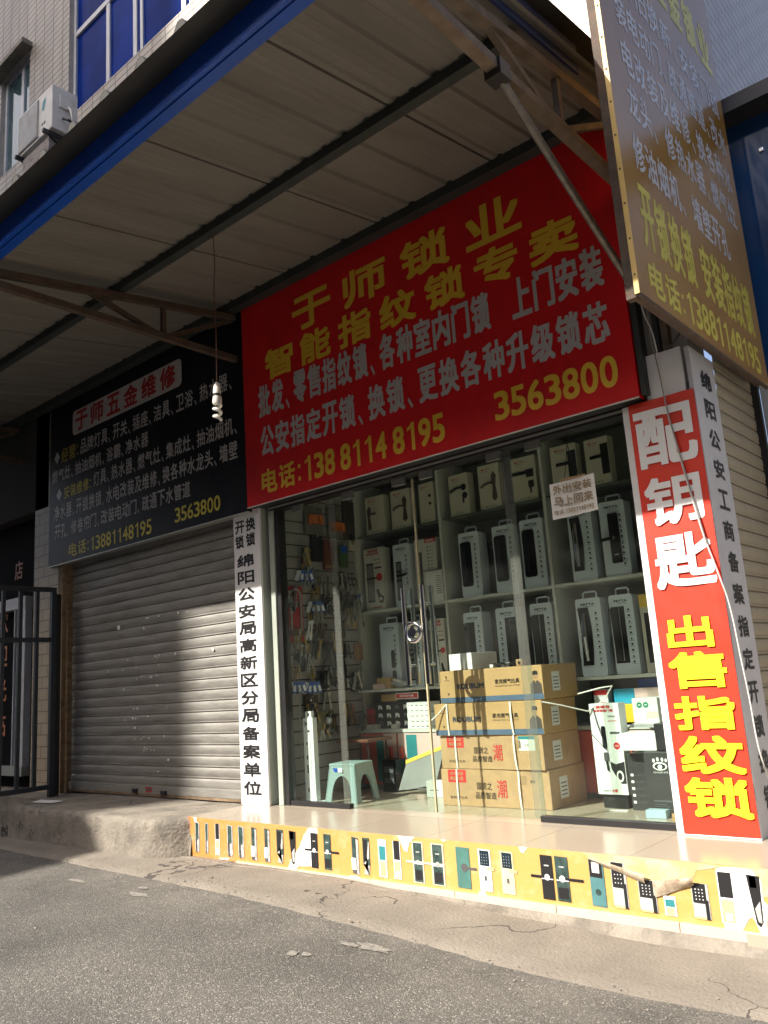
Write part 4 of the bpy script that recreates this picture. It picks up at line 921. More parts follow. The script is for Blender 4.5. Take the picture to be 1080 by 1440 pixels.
small('tan_carton', 'tan carton tucked under the low shelf above the organiser', 'box', -4.76, -4.58, 1.06, 1.2, .9865, 1.045, cardb)
small('open_carton', 'tan carton on the low shelf in front of the plain lock carton', 'box', -4.76, -4.61, 1.02, 1.10, 1.0935, 1.185, cardb, rz=.06)
small('pink_packet', 'pale pink packet lying on the low shelf edge', 'packet', -4.80, -4.66, 1.005, 1.06, 1.0935, 1.135, pink, rz=-.05)
t = thing('metal_bars', 'two silver cylinder bars leaning across the low shelf', 'lock parts', (-4.55, 1.03, 1.094)); mb = MB(); mb.bar((-4.68, 1.045, 1.150), (-4.47, 1.035, 1.108), .022, .022, steel); mb.bar((-4.65, 1.068, 1.172), (-4.42, 1.062, 1.118), .022, .022, offwhite); mb.build('bars', t)
for k, (x, c) in enumerate(((-4.90, paperm), (-4.83, cream), (-4.62, offwhite))): small('small_packet', ['white paper packet on the counter beside the red cases', 'cream packet at the counter edge under the organiser', 'grey white socket on the counter in front of the organiser'][k], 'packet', x, x+.06, 1.005, 1.05, .7632, .80, c, rz=.1*k)
t = thing('leaning_board', 'grey board with a yellow top edge leaning against the coral cabinet doors', 'board', (-4.2, .85, .28)); gb = mat('grey_board', (.20, .20, .195), .45)
mb = MB(); pts = [(-4.40, .30), (-4.04, .36), (-4.0, .62), (-4.36, .505)]; n_ = 4
mb.add([(x, .78+.35*(z-.28), z) for x, z in pts]+[(x, .80+.35*(z-.28), z) for x, z in pts], [(0, 1, 2, 3), (7, 6, 5, 4), (0, 4, 5, 1), (1, 5, 6, 2), (2, 6, 7, 3), (3, 7, 4, 0)], gb); mb.build('board', t)
mb = MB(); pts = [(-4.362, .502), (-4.0, .617), (-4.0, .645), (-4.366, .53)]
mb.add([(x, .776+.35*(z-.28), z) for x, z in pts]+[(x, .803+.35*(z-.28), z) for x, z in pts], [(0, 1, 2, 3), (7, 6, 5, 4), (0, 4, 5, 1), (1, 5, 6, 2), (2, 6, 7, 3), (3, 7, 4, 0)], yellowl); mb.build('edge_trim', t)
small('white_carton', 'small white carton on the floor left of the cardboard stack', 'box', -4.06, -3.92, .72, .80, .2805, .40, white, lambda mb: mb.rect(-4.03, -3.95, .33, .335, .7192, greyink), rz=.2)
small('black_crate', 'small black crate with pale labels on the floor behind the plastic stool', 'crate', -4.62, -4.47, .86, .98, .2805, .53, blackm, lambda mb: (mb.rect(-4.60, -4.50, .43, .48, .8588, greyink), mb.rect(-4.60, -4.50, .35, .39, .8588, greyink)))

# stools
st = thing('plastic_stool', 'pale green grey plastic stool standing behind the left glass pane', 'stool', (-4.52, .40, .28))
cx, cy, tw, bw, hh = -4.535, .405, .118, .152, .275
def side(rot):
    mb = MB(); n = 10
    def pt(u, v, off): # u along side (-1..1), v height 0..1
        half = bw+(tw-bw)*v; return Vector((u*half, -(half-off), v*hh))
    out = []
    arch = [(-.62+.04*(i/n), .74*math.sin(math.pi/2*i/n)**.7) for i in range(n)]
    arc = [(-.62*math.cos(math.pi*i/16), .72*(math.sin(math.pi*i/16))**.55) for i in range(17)]
    outer = [(-1, 0)]+arc[:1]+arc[1:-1]+arc[-1:]+[(1, 0), (1, 1), (-1, 1)]
    vs = [pt(u, v, 0) for u, v in outer]+[pt(u, v, .012) for u, v in outer]; k = len(outer)
    m_ = Matrix.Rotation(rot, 4, 'Z'); vs = [(m_ @ v)+Vector((cx, cy, .281)) for v in vs]
    mb.add(vs, [tuple(range(k)), tuple(range(2*k-1, k-1, -1))]+[(i, i+k, (i+1) % k+k, (i+1) % k) for i in range(k)], stoolm); return mb
for k in range(4): side(R(90*k+8)).build('leg_panel', st)
mb = MB(); m_ = Matrix.Translation((cx, cy, .556)) @ Matrix.Rotation(R(8), 4, 'Z')
mb.bbox(-.122, .122, -.122, .122, -.012, .012, stoolm, .011); mb.xf(m_); smooth_some(mb.build('seat', st))
mb = MB(); mb.rect(-4.60, -4.555, .505, .535, cy-tw-.014, bluep); mb.rect(-4.55, -4.505, .505, .535, cy-tw-.014, whitel); mb.build('sticker', st)
ws = thing('wooden_stool', 'low stool with a dark brown wooden seat and thin steel legs, behind the plastic stool', 'stool', (-4.70, .78, .28))
mb = MB(); mb.bbox(-4.90, -4.54, .62, .92, .688, .712, wood, .008); mb.build('seat', ws)
for x, y in ((-4.86, .66), (-4.58, .66), (-4.86, .88), (-4.58, .88)):
    mb = MB(); mb.tube([(x, y, .69), (x*1.0+(.02 if x > -4.7 else -.02), y, .282)], .008, blackm, 8); smooth_some(mb.build('leg', ws))
mb = MB(); mb.tube([(-4.86, .66, .45), (-4.58, .66, .45)], .006, blackm); mb.build('stretcher', ws)

# white measuring post
wp = thing('display_post', 'white upright display post with black marks on an oval foot, inside the left pane', 'display stand', (-4.89, .33, .28))
mb = MB(); mb.prism([(-4.945+.0, .296), (-4.83, .296), (-4.835, .915), (-4.942, .915)], .30, .345, white); mb.prism([(-4.925, .9155), (-4.855, .9155), (-4.858, .965), (-4.922, .965)], .31, .335, white); mb.build('column', wp)
mb = MB(); pts = [(.145*math.cos(2*math.pi*i/28)-4.885, .09*math.sin(2*math.pi*i/28)+.335) for i in range(28)]; mb.prism(pts, .2815, .295, white, axis='z'); smooth_some(mb.build('foot', wp), 50)
mb = MB(); d = .2992
for k in range(30): mb.rect(-4.875, -4.865 if k % 5 else -4.858, .45+.0125*k, .454+.0125*k, d, greyink)
for z, h_ in ((.86, .02), (.71, .02), (.60, .03), (.50, .06), (.36, .03)): mb.rect(-4.915, -4.900, z, z+h_, d, ink)
mb.rect(-4.93, -4.925, .85, .89, d, ink); mb.rect(-4.918, -4.913, .85, .89, d, ink); mb.disc((-4.885, d, .815), .010, ink, 12); mb.rect(-4.90, -4.88, .930, .950, .3092, ink); mb.build('markings', wp)

wp.location = (-4.812, .262, .28)
# ------------------------------------------------------------------ cardboard stack
def cbox(label, x0, x1, y0, y1, z0, z1, top, rz, dx=0):
    cx, cy = (x0+x1)/2, (y0+y1)/2; t = thing('cardboard_box', label, 'box', (cx, cy, z0), 'stove cartons stacked inside the glass', rz=rz)
    hw, hd, H = (x1-x0)/2, (y1-y0)/2, z1-z0; mb = MB(); mb.bbox(-hw, hw, -hd, hd, 0, H, cardb if top else cardb2, .005); d = -hd-.0012
    W = 2*hw; X = lambda u: -hw+W*u; Z = lambda v: H*v
    e = hw+.0012
    mb.add([(e, -hd*.5, H*.22), (e, -hd*.05, H*.22), (e, -hd*.05, H*.78), (e, -hd*.5, H*.78)], [(0, 1, 2, 3)], paperm); 
    for k in range(4): mb.add([(e+.0006, -hd*.44, H*(.3+.1*k)), (e+.0006, -hd*.12, H*(.3+.1*k)), (e+.0006, -hd*.12, H*(.33+.1*k)), (e+.0006, -hd*.44, H*(.33+.1*k))], [(0, 1, 2, 3)], greyink)
    if top:
        mb.rect(-hw+.004, hw-.004, .004, Z(.175), d, blueband)
        mb.text('ROUBUM', X(.18), X(.45), Z(.42), Z(.585), d, mat('navy_print', (.03, .05, .085), .6), .05)
        mb.text('家用燃气灶具', X(.56), X(.79), Z(.52), Z(.66), d, bronze, .02); mb.text('HOUSEHOLD GAS STOVE', X(.56), X(.79), Z(.43), Z(.475), d, bronze, .0)
        mb.text('↑', X(.065), X(.085), Z(.74), Z(.86), d, bronze, .03); mb.rect(X(.05), X(.11), Z(.70), Z(.712), d, bronze); mb.disc((X(.09), d, Z(.28)), .008, bronze, 10)
        # printed bust of a man in a dark shirt
        mb.poly([(X(.885), Z(.178)), (X(.99), Z(.178)), (X(.985), Z(.45)), (X(.955), Z(.56)), (X(.92), Z(.56)), (X(.888), Z(.45))], d-.0003, mat('shirt_print', (.07, .055, .05), .6))
        mb.disc((X(.937), d-.0005, Z(.70)), H*.085, mat('skin_print', (.38, .22, .13), .6), 16, sz=1.25); mb.prism([(X(.937)-H*.09, Z(.72)), (X(.937)+H*.09, Z(.72)), (X(.937)+H*.08, Z(.82)), (X(.937), Z(.845)), (X(.937)-H*.08, Z(.82))], d-.0012, d-.0006, ink)
        mb.poly([(X(.93), Z(.56)), (X(.944), Z(.56)), (X(.937), Z(.48))], d-.0008, cardb)
    else:
        mb.rect(X(.07), X(.245), Z(.64), Z(.985), d, redprint); mb.text('ZPW联保', X(.09), X(.22), Z(.84), Z(.93), d-.0004, cardb, .02); mb.text('精品灶具', X(.09), X(.22), Z(.70), Z(.80), d-.0004, cardb, .02)
        mb.text('国货之', X(.345), X(.485), Z(.46), Z(.66), d, bronze, .012); mb.text('品质智造', X(.325), X(.52), Z(.22), Z(.40), d, bronze, .012); mb.text('潮', X(.53), X(.62), Z(.26), Z(.74), d, redprint, .006)
        mb.text('家用燃气灶具', X(.08), X(.245), Z(.19), Z(.27), d, bronze, .0); mb.rect(X(.75), X(.80), Z(.62), Z(.86), d, cardside)
        mb.text('净重', X(.83), X(.875), Z(.68), Z(.75), d, bronze, 0)
    if dx: mb.rect(X(.78), X(.93), Z(.56), Z(.97), d, paperm); mb.rect(X(.78), X(.93), Z(.88), Z(.97), d-.0004, teal); [mb.rect(X(.79), X(.92), Z(.6+.06*k), Z(.605+.06*k), d-.0004, greyink) for k in range(4)]
    mb.add([(-hw+.003, -.025, H+.0012), (hw-.003, -.025, H+.0012), (hw-.003, .025, H+.0012), (-hw+.003, .025, H+.0012)], [(0, 1, 2, 3)], cardside)
    mb.build('carton', t, local=True)
    for u in ((.16, .74) if not top else ((.13, .73) if z0 < .9 else ())):
        s = MB(); w_ = .006; sl = (.10 if u > .5 else .05)*(0 if z0 < .4 else 1)
        for k in range(6):
            a0, a1 = k/6, (k+1)/6; xa, xb = X(u)+.04*sl*10*(1-a0)*.2, X(u)+.04*sl*10*(1-a1)*.2
            bul = lambda q: -.004-.010*math.sin(math.pi*q)*(1 if u > .5 else .4)
            s.add([(xa-w_, d+bul(a0), H*a0), (xa+w_, d+bul(a0), H*a0), (xb+w_, d+bul(a1), H*a1), (xb-w_, d+bul(a1), H*a1), (xa-w_, d+bul(a0)+.0025, H*a0), (xa+w_, d+bul(a0)+.0025, H*a0), (xb+w_, d+bul(a1)+.0025, H*a1), (xb-w_, d+bul(a1)+.0025, H*a1)], [(0, 1, 2, 3), (7, 6, 5, 4), (0, 3, 7, 4), (1, 5, 6, 2)], tape)
        o = s.build('strap', t, local=True)
    return t
cbox('worn cardboard carton, lowest of the stack, with red label and brush lettering', -3.705, -2.845, .455, .95, .2805, .524, False, R(1.2))
cbox('worn cardboard carton second from the bottom, with a white and teal sticker', -3.690, -2.850, .452, .93, .5265, .749, False, R(-.8), 1)
cbox('cardboard stove carton with blue band, second from the top of the stack', -3.712, -2.835, .440, .90, .7515, .970, True, R(.6))
cbox('cardboard stove carton with blue band, topmost of the stack', -3.655, -2.822, .452, .94, .9725, 1.197, True, R(1.5))
mb = MB(); mb.tube([(-3.60, .435, .965), (-3.66, .41, .90), (-3.735, .36, .83), (-3.72, .38, .815), (-3.70, .42, .80)], .005, tape, 6)
mb.tube([(-2.82, .43, .96), (-2.72, .50, .93), (-2.60, .62, .88), (-2.50, .68, .95), (-2.46, .72, 1.03), (-2.56, .74, 1.02), (-2.70, .7, .99)], .005, tape, 6)
tag(smooth_some(mb.build('packing_strap', loc=(-2.8, .45, .96))), 'loose white packing straps sticking out of the cardboard stack', 'strap')
tb = small('white_carton', 'white carton lying on top of the cardboard stack', 'box', -3.59, -3.34, .50, .74, 1.1995, 1.315, white, rz=R(-14))
t = thing('black_cable', 'coil of black cable with a white plug on top of the cardboard stack', 'cable', (-3.1, .55, 1.2)); mb = MB()
mb.tube([(-3.28+.02*k, .55+.03*math.sin(k*1.3), 1.212+.012*abs(math.sin(k*.9))) for k in range(14)], .009, blackm, 8); mb.box(-3.25, -3.22, .50, .53, 1.201, 1.222, whitel); mb.bbox(-3.05, -3.0, .53, .60, 1.2, 1.245, cardside); smooth_some(mb.build('cord', t))

# ------------------------------------------------------------------ goods behind the right pane
t = thing('dashcam_carton', 'tall white retail carton with red title and black cable photo, behind the right pane', 'box', (-2.49, .80, .28)); mb = MB()
x0, x1, z0, z1 = -2.600, -2.395, .365, .925; W = x1-x0; H = z1-z0; X = lambda u: x0+W*u; Z = lambda v: z0+H*v
mb.bbox(x0, x1, .640, .74, z0, z1, white, .003); d = .6388
mb.text('龙城云', X(.22), X(.72), Z(.945), Z(.98), d, redprint, .05); mb.text('高清智能门镜', X(.14), X(.80), Z(.905), Z(.935), d, redprint, .03)
mb.prism(rrect(X(.34), X(.48), Z(.50), Z(.75), .012), d-.003, d, packblack); mb.disc((X(.80), d, Z(.53)), .022, redprint, 18); mb.text('NEW', X(.74), X(.86), Z(.52), Z(.54), d-.0004, whitel, 0)
mb.rect(X(.62), X(.95), Z(.66), Z(.685), d, greyink); mb.text('智能猫眼', X(.60), X(.86), Z(.845), Z(.865), d, greyink, 0); mb.text('家用可视', X(.60), X(.9), Z(.795), Z(.812), d, redprint, 0)
mb.prism(rrect(X(.34), X(.50), Z(.36), Z(.46), .008), d-.004, d, lockgrey); mb.tube([(X(.42), d-.004, Z(.37)), (X(.44), d-.004, Z(.26))], .007, ink, 6)
mb.poly([(X(.52), Z(.36)), (X(.7), Z(.33)), (X(.98), Z(.36)), (X(.98), Z(.12)), (X(.82), Z(.12)), (X(.66), Z(.2)), (X(.54), Z(.28))], d, ink); mb.disc((X(.80), d-.0004, Z(.20)), .024, whitel, 14, sz=1.5); mb.disc((X(.80), d-.0008, Z(.20)), .015, ink, 14, sz=1.5)
mb.text('全国联保', X(.15), X(.45), Z(.03), Z(.05), d, greyink, 0); mb.text('火爆', X(.48), X(.66), Z(.025), Z(.06), d, redprint, .03)
mb.box(x0+.02, x1-.02, .66, .72, .2808, .3645, blackm)
mb.tube([(-2.60, .63, .74), (-2.50, .63, .63), (-2.55, .632, .80), (-2.57, .635, .90)], .003, greyink, 5); mb.build('carton', t)
def blk(label, x0, x1, y0, y1, z1, logo, rz):
    t = thing('black_carton', label, 'box', ((x0+x1)/2, (y0+y1)/2, .2805), rz=rz); mb = MB(); hw, hd, H = (x1-x0)/2, (y1-y0)/2, z1-.2805
    mb.bbox(-hw, hw, -hd, hd, 0, H, mat('charcoal_carton', (.035, .035, .037), .45), .003); d = -hd-.0012
    if logo:
        for k, (ux, uz, s) in enumerate(((-.035, .865, .008), (-.01, .885, .008), (.018, .88, .008), (.04, .87, .007))): mb.disc((ux, d, H*uz), s, whitel, 10, sz=1.5)
        mb.disc((0, d, H*.775), .044, whitel, 20, sz=.55); mb.disc((0, d-.0004, H*.77), .034, ink, 20, sz=.5); mb.disc((0, d-.0008, H*.765), .014, whitel, 14)
        mb.text('CLOUD EYE', -.045, .045, H*.665, H*.69, d, whitel, 0); mb.rect(-.06, .06, H*.215, H*.24, d, greyink)
        for k in range(3): mb.rect(-.06, .05-.02*k, H*(.1+.035*k), H*(.11+.035*k), d, greyink)
    else:
        for k in range(5): mb.rect(-hw+.012, -hw+.03, H*(.12+.12*k), H*(.165+.12*k), d, whitel); mb.rect(-hw+.04, hw-.02, H*(.15+.12*k), H*(.156+.12*k), d, greyink); mb.rect(-hw+.04, hw-.05, H*(.13+.12*k), H*(.135+.12*k), d, greyink)
    mb.build('carton', t, local=True)
blk('charcoal carton with a column of white icons, beside the tall white retail carton', -2.375, -2.235, .63, .76, .615, False, R(2))
blk('charcoal carton with a white eye emblem, nearest the red banner', -2.205, -2.015, .50, .66, .640, True, R(0))
small('white_envelope', 'blank white flat box lying across the two charcoal cartons', 'box', -2.368, -2.135, .55, .74, .6425, .745, white, rz=R(-1))
small('black_speaker', 'black plastic case on the charcoal cartons behind the blank white box', 'case', -2.14, -2.02, .55, .68, .645, .80, blackm)
def gd(mb):
    g = mat('green_print', (.01, .20, .10), .5)
    for x in (-2.305, -2.262): mb.disc((x, .7490, .902), .018, g, 18); mb.rect(x-.008, x+.008, .90, .905, .7485, whitel)
    mb.poly([(-2.27, .815), (-2.19, .82), (-2.185, .858), (-2.26, .862)], .749, cream)
small('white_carton', 'white carton with two round green stickers, on the right of the counter', 'box', -2.352, -2.185, .75, .92, .790, .945, mat('soft_white', (.60, .62, .60), .5), gd, rz=R(1))
small('glass_block', 'clear plastic tray carrying the green stickered carton', 'tray', -2.37, -2.15, .74, 1.0, .7635, .789, steel)
small('blue_carton', 'long dark blue carton at the back of the right counter', 'box', -2.46, -2.12, 1.12, 1.25, .98, 1.055, bluep, lambda mb: mb.text('SMART LOCK', -2.30, -2.16, 1.005, 1.025, 1.1188, whitel, 0))
small('cyan_packet', 'cyan packet standing on the right counter', 'packet', -2.60, -2.45, 1.02, 1.08, .90, 1.0, mat('cyan_print', (.02, .32, .50), .45))
small('pink_packet', 'pink and white packet beside the cyan packet', 'packet', -2.44, -2.25, 1.0, 1.06, .90, 1.0, pink)
small('red_white_box', 'small red and white carton next to the cyan packet', 'box', -2.75, -2.645, 1.02, 1.10, .88, 1.0, white, lambda mb: (mb.rect(-2.748, -2.647, .965, .998, 1.0188, redprint), mb.rect(-2.735, -2.66, .885, .915, 1.0188, redprint)))
small('yellow_packet', 'yellow packet among the goods on the right counter', 'packet', -2.53, -2.44, .99, 1.01, .78, .90, yellowl)
small('blue_packet', 'mid blue packet under the yellow one on the right counter', 'packet', -2.55, -2.40, 1.0, 1.08, .7635, .82, bluep)
small('dark_carton', 'flat dark carton carrying the cyan packet on the right counter', 'box', -2.80, -2.42, 1.0, 1.3, .7635, .875, ink)
t = thing('plastic_bag', 'crumpled clear plastic bag bulging beside the red banner', 'bag', (-2.1, 1.05, .77)); bm = bmesh.new(); bmesh.ops.create_icosphere(bm, subdivisions=4, radius=.1)
for v in bm.verts: v.co *= 1+.25*nz(v.co.x*18, v.co.y*18, v.co.z*18); v.co.z *= 1.2
me = MB(); me.add([v.co+Vector((-2.1, 1.05, .9)) for v in bm.verts], [[v.index for v in f.verts] for f in bm.faces], film); bm.free(); me.build('film', t)
small('blue_white_packet', 'pale blue packet lying on the floor in front of the eye emblem carton', 'packet', -2.19, -2.07, .40, .47, .2805, .325, mat('sky_print', (.35, .50, .58), .5), rz=.05)
small('paper_slip', 'narrow white paper slip on the floor by the charcoal cartons', 'paper', -2.50, -2.38, .56, .59, .2805, .286, paperm, rz=.1)
small('crumpled_card', 'scrap of brown card on the floor beside the red banner', 'card', -2.03, -1.95, .36, .44, .2805, .31, cardb, rz=.4)

# ------------------------------------------------------------------ slat wall and what hangs on it
sw = thing('slat_wall', 'grey slatted display board along the left side of the shop', 'display board', (-5.0, .6, .28)); slm = mat('slat_grey', (.33, .31, .31), .5, var=.05, dark=(.25, .235, .23), dscale=2, damt=.4)
mb = MB(); mb.box(-5.028, -5.008, .17, 1.085, .30, 2.96, dark)
for k in range(26): mb.box(-5.0078, -4.99, .172, 1.083, .305+.1015*k, .305+.1015*k+.0905, slm)
mb.build('slat_panel', sw)
WX = -4.988
def hook(mb, y, z, l=.07): mb.tube([(WX, y, z), (WX+l, y, z), (WX+l+.008, y, z+.014)], .0028, steel, 6)
HG = 'goods hanging on the slat wall'
def keys(label, y, z, h, n, pal, spread_=.05, seed=0):
    random.seed(seed); t = thing('key_bunch', label, 'key bunch', (WX+.04, y, z), HG); mb = MB(); hook(mb, y, z); mb.build('hook', t)
    mb = MB()
    for k in range(n):
        c = random.choice(pal); xx = WX+.018+.05*k/max(1, n-1); yy = y+random.uniform(-spread_, spread_); a = R(random.uniform(-22, 22)); L = h*random.uniform(.75, 1.1)
        s = len(mb.v); w_ = .008
        mb.prism([(w_*2.0*math.cos(q*math.pi/4), -.012+w_*2.0*math.sin(q*math.pi/4)) for q in range(8)], -.001, .001, c, axis='x')
        mb.prism([(-.006, -.022), (.006, -.022), (.006, -L), (0, -L-.008), (-.006, -L)], -.0011, .0011, c, axis='x')
        if L > .1: mb.prism(rrect(-.010, .010, -L-.03, -L+.02, .004, 2), -.003, .003, c, axis='x')
        mb.xf(Matrix.Translation((xx, yy, z-.004)) @ Matrix.Rotation(a, 4, 'X') @ Matrix.Rotation(random.uniform(-.5, .5), 4, 'Z'), s)
    mb.build('keys', t); return t
plast_b = mat('blue_tag_plastic', (.05, .12, .42), .35); oliv = mat('olive_metal', (.16, .14, .07), .5, .4)
keys('bunch of mixed keys, highest on the slat wall near the glass', .42, 2.30, .11, 9, [brass, steel, blackm, steel], .06, 1)
keys('bunch of long steel blanks below the orange pouches', .60, 2.07, .14, 10, [oliv, steel, brass], .06, 2)
keys('row of small keys on two bare hooks left of the long blanks', .44, 1.99, .05, 7, [steel, blackm], .06, 3)
keys('fan of grey tools beside the display cabinet, upper one', .87, 1.95, .18, 9, [steel, lockgrey, blackm], .05, 4)
keys('fan of grey tools beside the display cabinet, lower one', 1.0, 1.87, .18, 9, [lockgrey, steel, blackm], .05, 5)
keys('pair of blue and white tagged keys next to the upper shelf', 1.06, 1.93, .07, 4, [plast_b, whitel], .03, 6)
keys('white plastic keys on one hook right of the red card', .445, 1.69, .14, 3, [whitel, whitel, blackm], .012, 7)
keys('bunch of brown and steel keys right of the white keys', .56, 1.67, .10, 10, [bronze, steel, brass, rust], .07, 8)
keys('small steel keys under the red card', .28, 1.50, .10, 7, [steel, chrome, blackm], .04, 9)
keys('brass keys in the middle row of the slat wall', .38, 1.49, .05, 5, [brass, steel], .03, 10)
keys('thick cluster of black and steel keys in the middle row', .50, 1.53, .14, 14, [blackm, steel, steel, brass], .06, 11)
keys('brass and steel cluster beside the seal strip, middle row', .645, 1.51, .16, 14, [brass, blackm, steel, oliv], .05, 12)
keys('loose cluster of olive and steel parts under the middle row', .63, 1.30, .13, 12, [oliv, steel, blackm], .06, 13)
keys('steel parts on a hook at the right below the pliers', .90, 1.20, .08, 7, [steel, lockgrey], .08, 14)
keys('small brass bits on the lowest hook of the slat wall', .56, .80, .07, 8, [brass, steel, cream], .08, 15)
keys('dark steel cylinders hanging above the olive lock', .60, 1.10, .12, 5, [lockgrey, steel], .03, 16)
keys('bunch of key blanks right of the seal strip, level with the red card', .80, 1.70, .12, 8, [lockgrey, bronze, steel], .05, 17)
random.seed(21)
for k in range(16):
    yy = .25+.052*k; row = [1.93, 1.62, 1.42, 1.02, 2.14, 1.83, 1.28, .92][k % 8]-.03*(k//8)
    wh = ['near the glass', 'left of the seal strip', 'behind the seal strip', 'near the cabinet'][min(3, k//4)]; rw = ['upper', 'middle', 'lower middle', 'lower', 'top', 'third', 'fifth', 'lowest'][k % 8]
    keys(f'{["steel", "brass", "black", "mixed"][k % 4]} key blanks on a {rw} row hook, {wh}', yy, row, .13, 13, [[steel, chrome, lockgrey], [brass, brass, steel], [blackm, steel, blackm], [brass, steel, blackm, rust]][k % 4], .05, 40+k)
def tagged(label, y, z, seed):
    random.seed(seed); t = thing('tagged_keys', label, 'key bunch', (WX+.04, y, z), HG); mb = MB(); hook(mb, y, z+.14); mb.build('hook', t)
    mb = MB(); 
    for k in range(4): mb.bar((WX+.02+.015*k, y+random.uniform(-.03, .03), z+.135), (WX+.02+.015*k, y+random.uniform(-.03, .03), z+.035), .006, .010, brass)
    mb.tube([(WX+.04, y+.016*math.cos(a*.5), z+.02+.016*math.sin(a*.5)) for a in range(14)], .0025, steel, 6); mb.build('keys', t)
    mb = MB()
    for k in range(4):
        s = len(mb.v); mb.prism(rrect(-.017, .017, -.095, 0, .006, 2), -.004, .004, plast_b if k else whitel, axis='x'); mb.rectx(-.011, .011, -.08, -.03, .0042, whitel)
        mb.xf(Matrix.Translation((WX+.025+.013*k, y-.04+.027*k, z+.01)) @ Matrix.Rotation(R(-24+15*k), 4, 'X') @ Matrix.Rotation(R(-50+10*k), 4, 'Z'), s)
    mb.build('tags', t)
tagged('brass keys with blue plastic tags, nearest the glass', .26, 1.19, 1); tagged('brass keys with blue plastic tags, just above the brown packet', .43, 1.18, 2)
tagged('blue tagged keys hanging above the red card', .40, 2.10, 3); tagged('blue tagged keys hanging right of the red card', .515, 1.84, 4)
def card(name, label, cat, y0, y1, z0, z1, m1, deco=None, th=.02):
    t = thing(name, label, cat, (WX+.03, (y0+y1)/2, z0), HG); mb = MB(); hook(mb, (y0+y1)/2, z1-.012, .05); mb.build('hook', t)
    mb = MB(); mb.prism(rrect(y0, y1, z0, z1, .008, 2), WX+.012, WX+.012+th, m1, axis='x')
    if deco: deco(mb, WX+.0135+th)
    mb.build('packet', t); return t
def ulock(mb, x):
    mb.tube([(x+.006, .235, 1.60), (x+.006, .235, 1.90)]+[(x+.006, .29-.055*math.cos(R(a)), 1.90+.05*math.sin(R(a))) for a in range(20, 161, 20)]+[(x+.006, .345, 1.90), (x+.006, .345, 1.60)], .009, steel, 8)
    mb.box(x, x+.02, .215, .365, 1.57, 1.61, rust); mb.text('锁', .25, .33, 1.53, 1.56, x, whitel, .02, plane='x')
card('lock_card', 'tall red card holding a steel shackle lock, nearest the glass', 'lock card', .205, .375, 1.515, 1.97, mat('red_card', (.42, .025, .03), .45), ulock)
orange = mat('orange_pack', (.62, .16, .035), .5)
def pouchdeco(y0, z0):
    def f(mb, x):
        for k in range(5): mb.prism([(y0+.03*k+random.uniform(0, .03), z0+random.uniform(0, .12)) for _ in range(1)]+[(y0+.03*k+.05, z0+.03), (y0+.03*k+.04, z0+.11), (y0+.03*k, z0+.10)], x, x+.012+.003*k, orange, axis='x')
    return f
random.seed(4)
packm = mat('clear_grey_pack', (.16, .15, .13), .25)
card('orange_pouch', 'clear pouch with orange contents, highest at the left of the slat wall', 'packet', .45, .66, 2.43, 2.68, packm, pouchdeco(.48, 2.50))
card('orange_pouch', 'clear pouch with orange contents, behind the seal strip', 'packet', .73, .91, 2.44, 2.70, packm, pouchdeco(.75, 2.46))
card('dark_packet', 'dark packets bunched in the top corner by the cabinet', 'packet', .93, 1.07, 2.42, 2.78, mat('dark_olive_pack', (.06, .05, .035), .3))
card('black_pouch', 'black cloth pouch hanging under the first orange pouch', 'pouch', .515, .635, 2.20, 2.43, mat('black_cloth', (.012, .012, .018), .9))
card('brown_packet', 'reddish brown packet beside the black pouch', 'packet', .655, .79, 2.135, 2.40, mat('brown_pack', (.17, .055, .035), .35), lambda mb, x: mb.rectx(.67, .775, 2.15, 2.175, x, gold))
card('green_packet', 'green and blue packet near the cabinet', 'packet', .86, .96, 2.17, 2.37, mat('green_pack', (.05, .11, .03), .45), lambda mb, x: mb.rectx(.87, .95, 2.30, 2.36, x, bluep))
card('price_card', 'cream card hung at the end of the slat wall beside the glass shelf', 'card', .99, 1.075, 2.33, 2.48, cream, lambda mb, x: mb.disc((x, 1.03, 2.4), .02, gold, 12, axis='x'))
card('wire_rack', 'rust coloured wire rack hanging right of the seal strip', 'rack', .86, 1.05, 2.065, 2.08, rust, lambda mb, x: [mb.tube([(x, .88+.055*k, 2.07), (x+.02, .88+.055*k, 1.97)], .004, rust, 6) for k in range(4)])
card('brown_packet', 'dark brown printed packet under the blue tags', 'packet', .355, .50, .955, 1.085, bronze, lambda mb, x: (mb.rectx(.37, .44, .965, 1.03, x, rust), mb.disc((x+.0005, .42, 1.045), .010, whitel, 10, axis='x')))
card('copper_packet', 'copper coloured hinge packet beside the cabinet', 'packet', .985, 1.08, 1.35, 1.50, mat('copper_pack', (.36, .16, .09), .4), lambda mb, x: mb.rectx(1.0, 1.03, 1.37, 1.46, x, brass))
card('orange_packet', 'small orange red packet low on the slat wall right of the seal strip', 'packet', .84, .93, .875, .985, mat('orange_red_pack', (.42, .10, .05), .4))
card('pliers', 'black handled pliers hanging right of the seal strip', 'pliers', .86, .875, 1.38, 1.50, blackm, lambda mb, x: mb.tube([(x, .90, 1.50), (x, .905, 1.44), (x, .92, 1.37)], .008, blackm, 8))
def cyl(mb, x):
    mb.tube([(x, .585, .872), (x+.022, .585, .872)], .032, steel, 18); mb.tube([(x+.0225, .585, .872), (x+.03, .585, .872)], .018, chrome, 14)
card('rim_lock', 'square olive rim lock with a round steel cylinder', 'lock', .48, .665, .80, .945, oliv, cyl, th=.03)
t = thing('steel_chain', 'long thin steel chain hanging low near the glass', 'chain', (WX+.03, .265, .6), HG); mb = MB(); hook(mb, .265, 1.15); mb.build('hook', t); mb = MB()
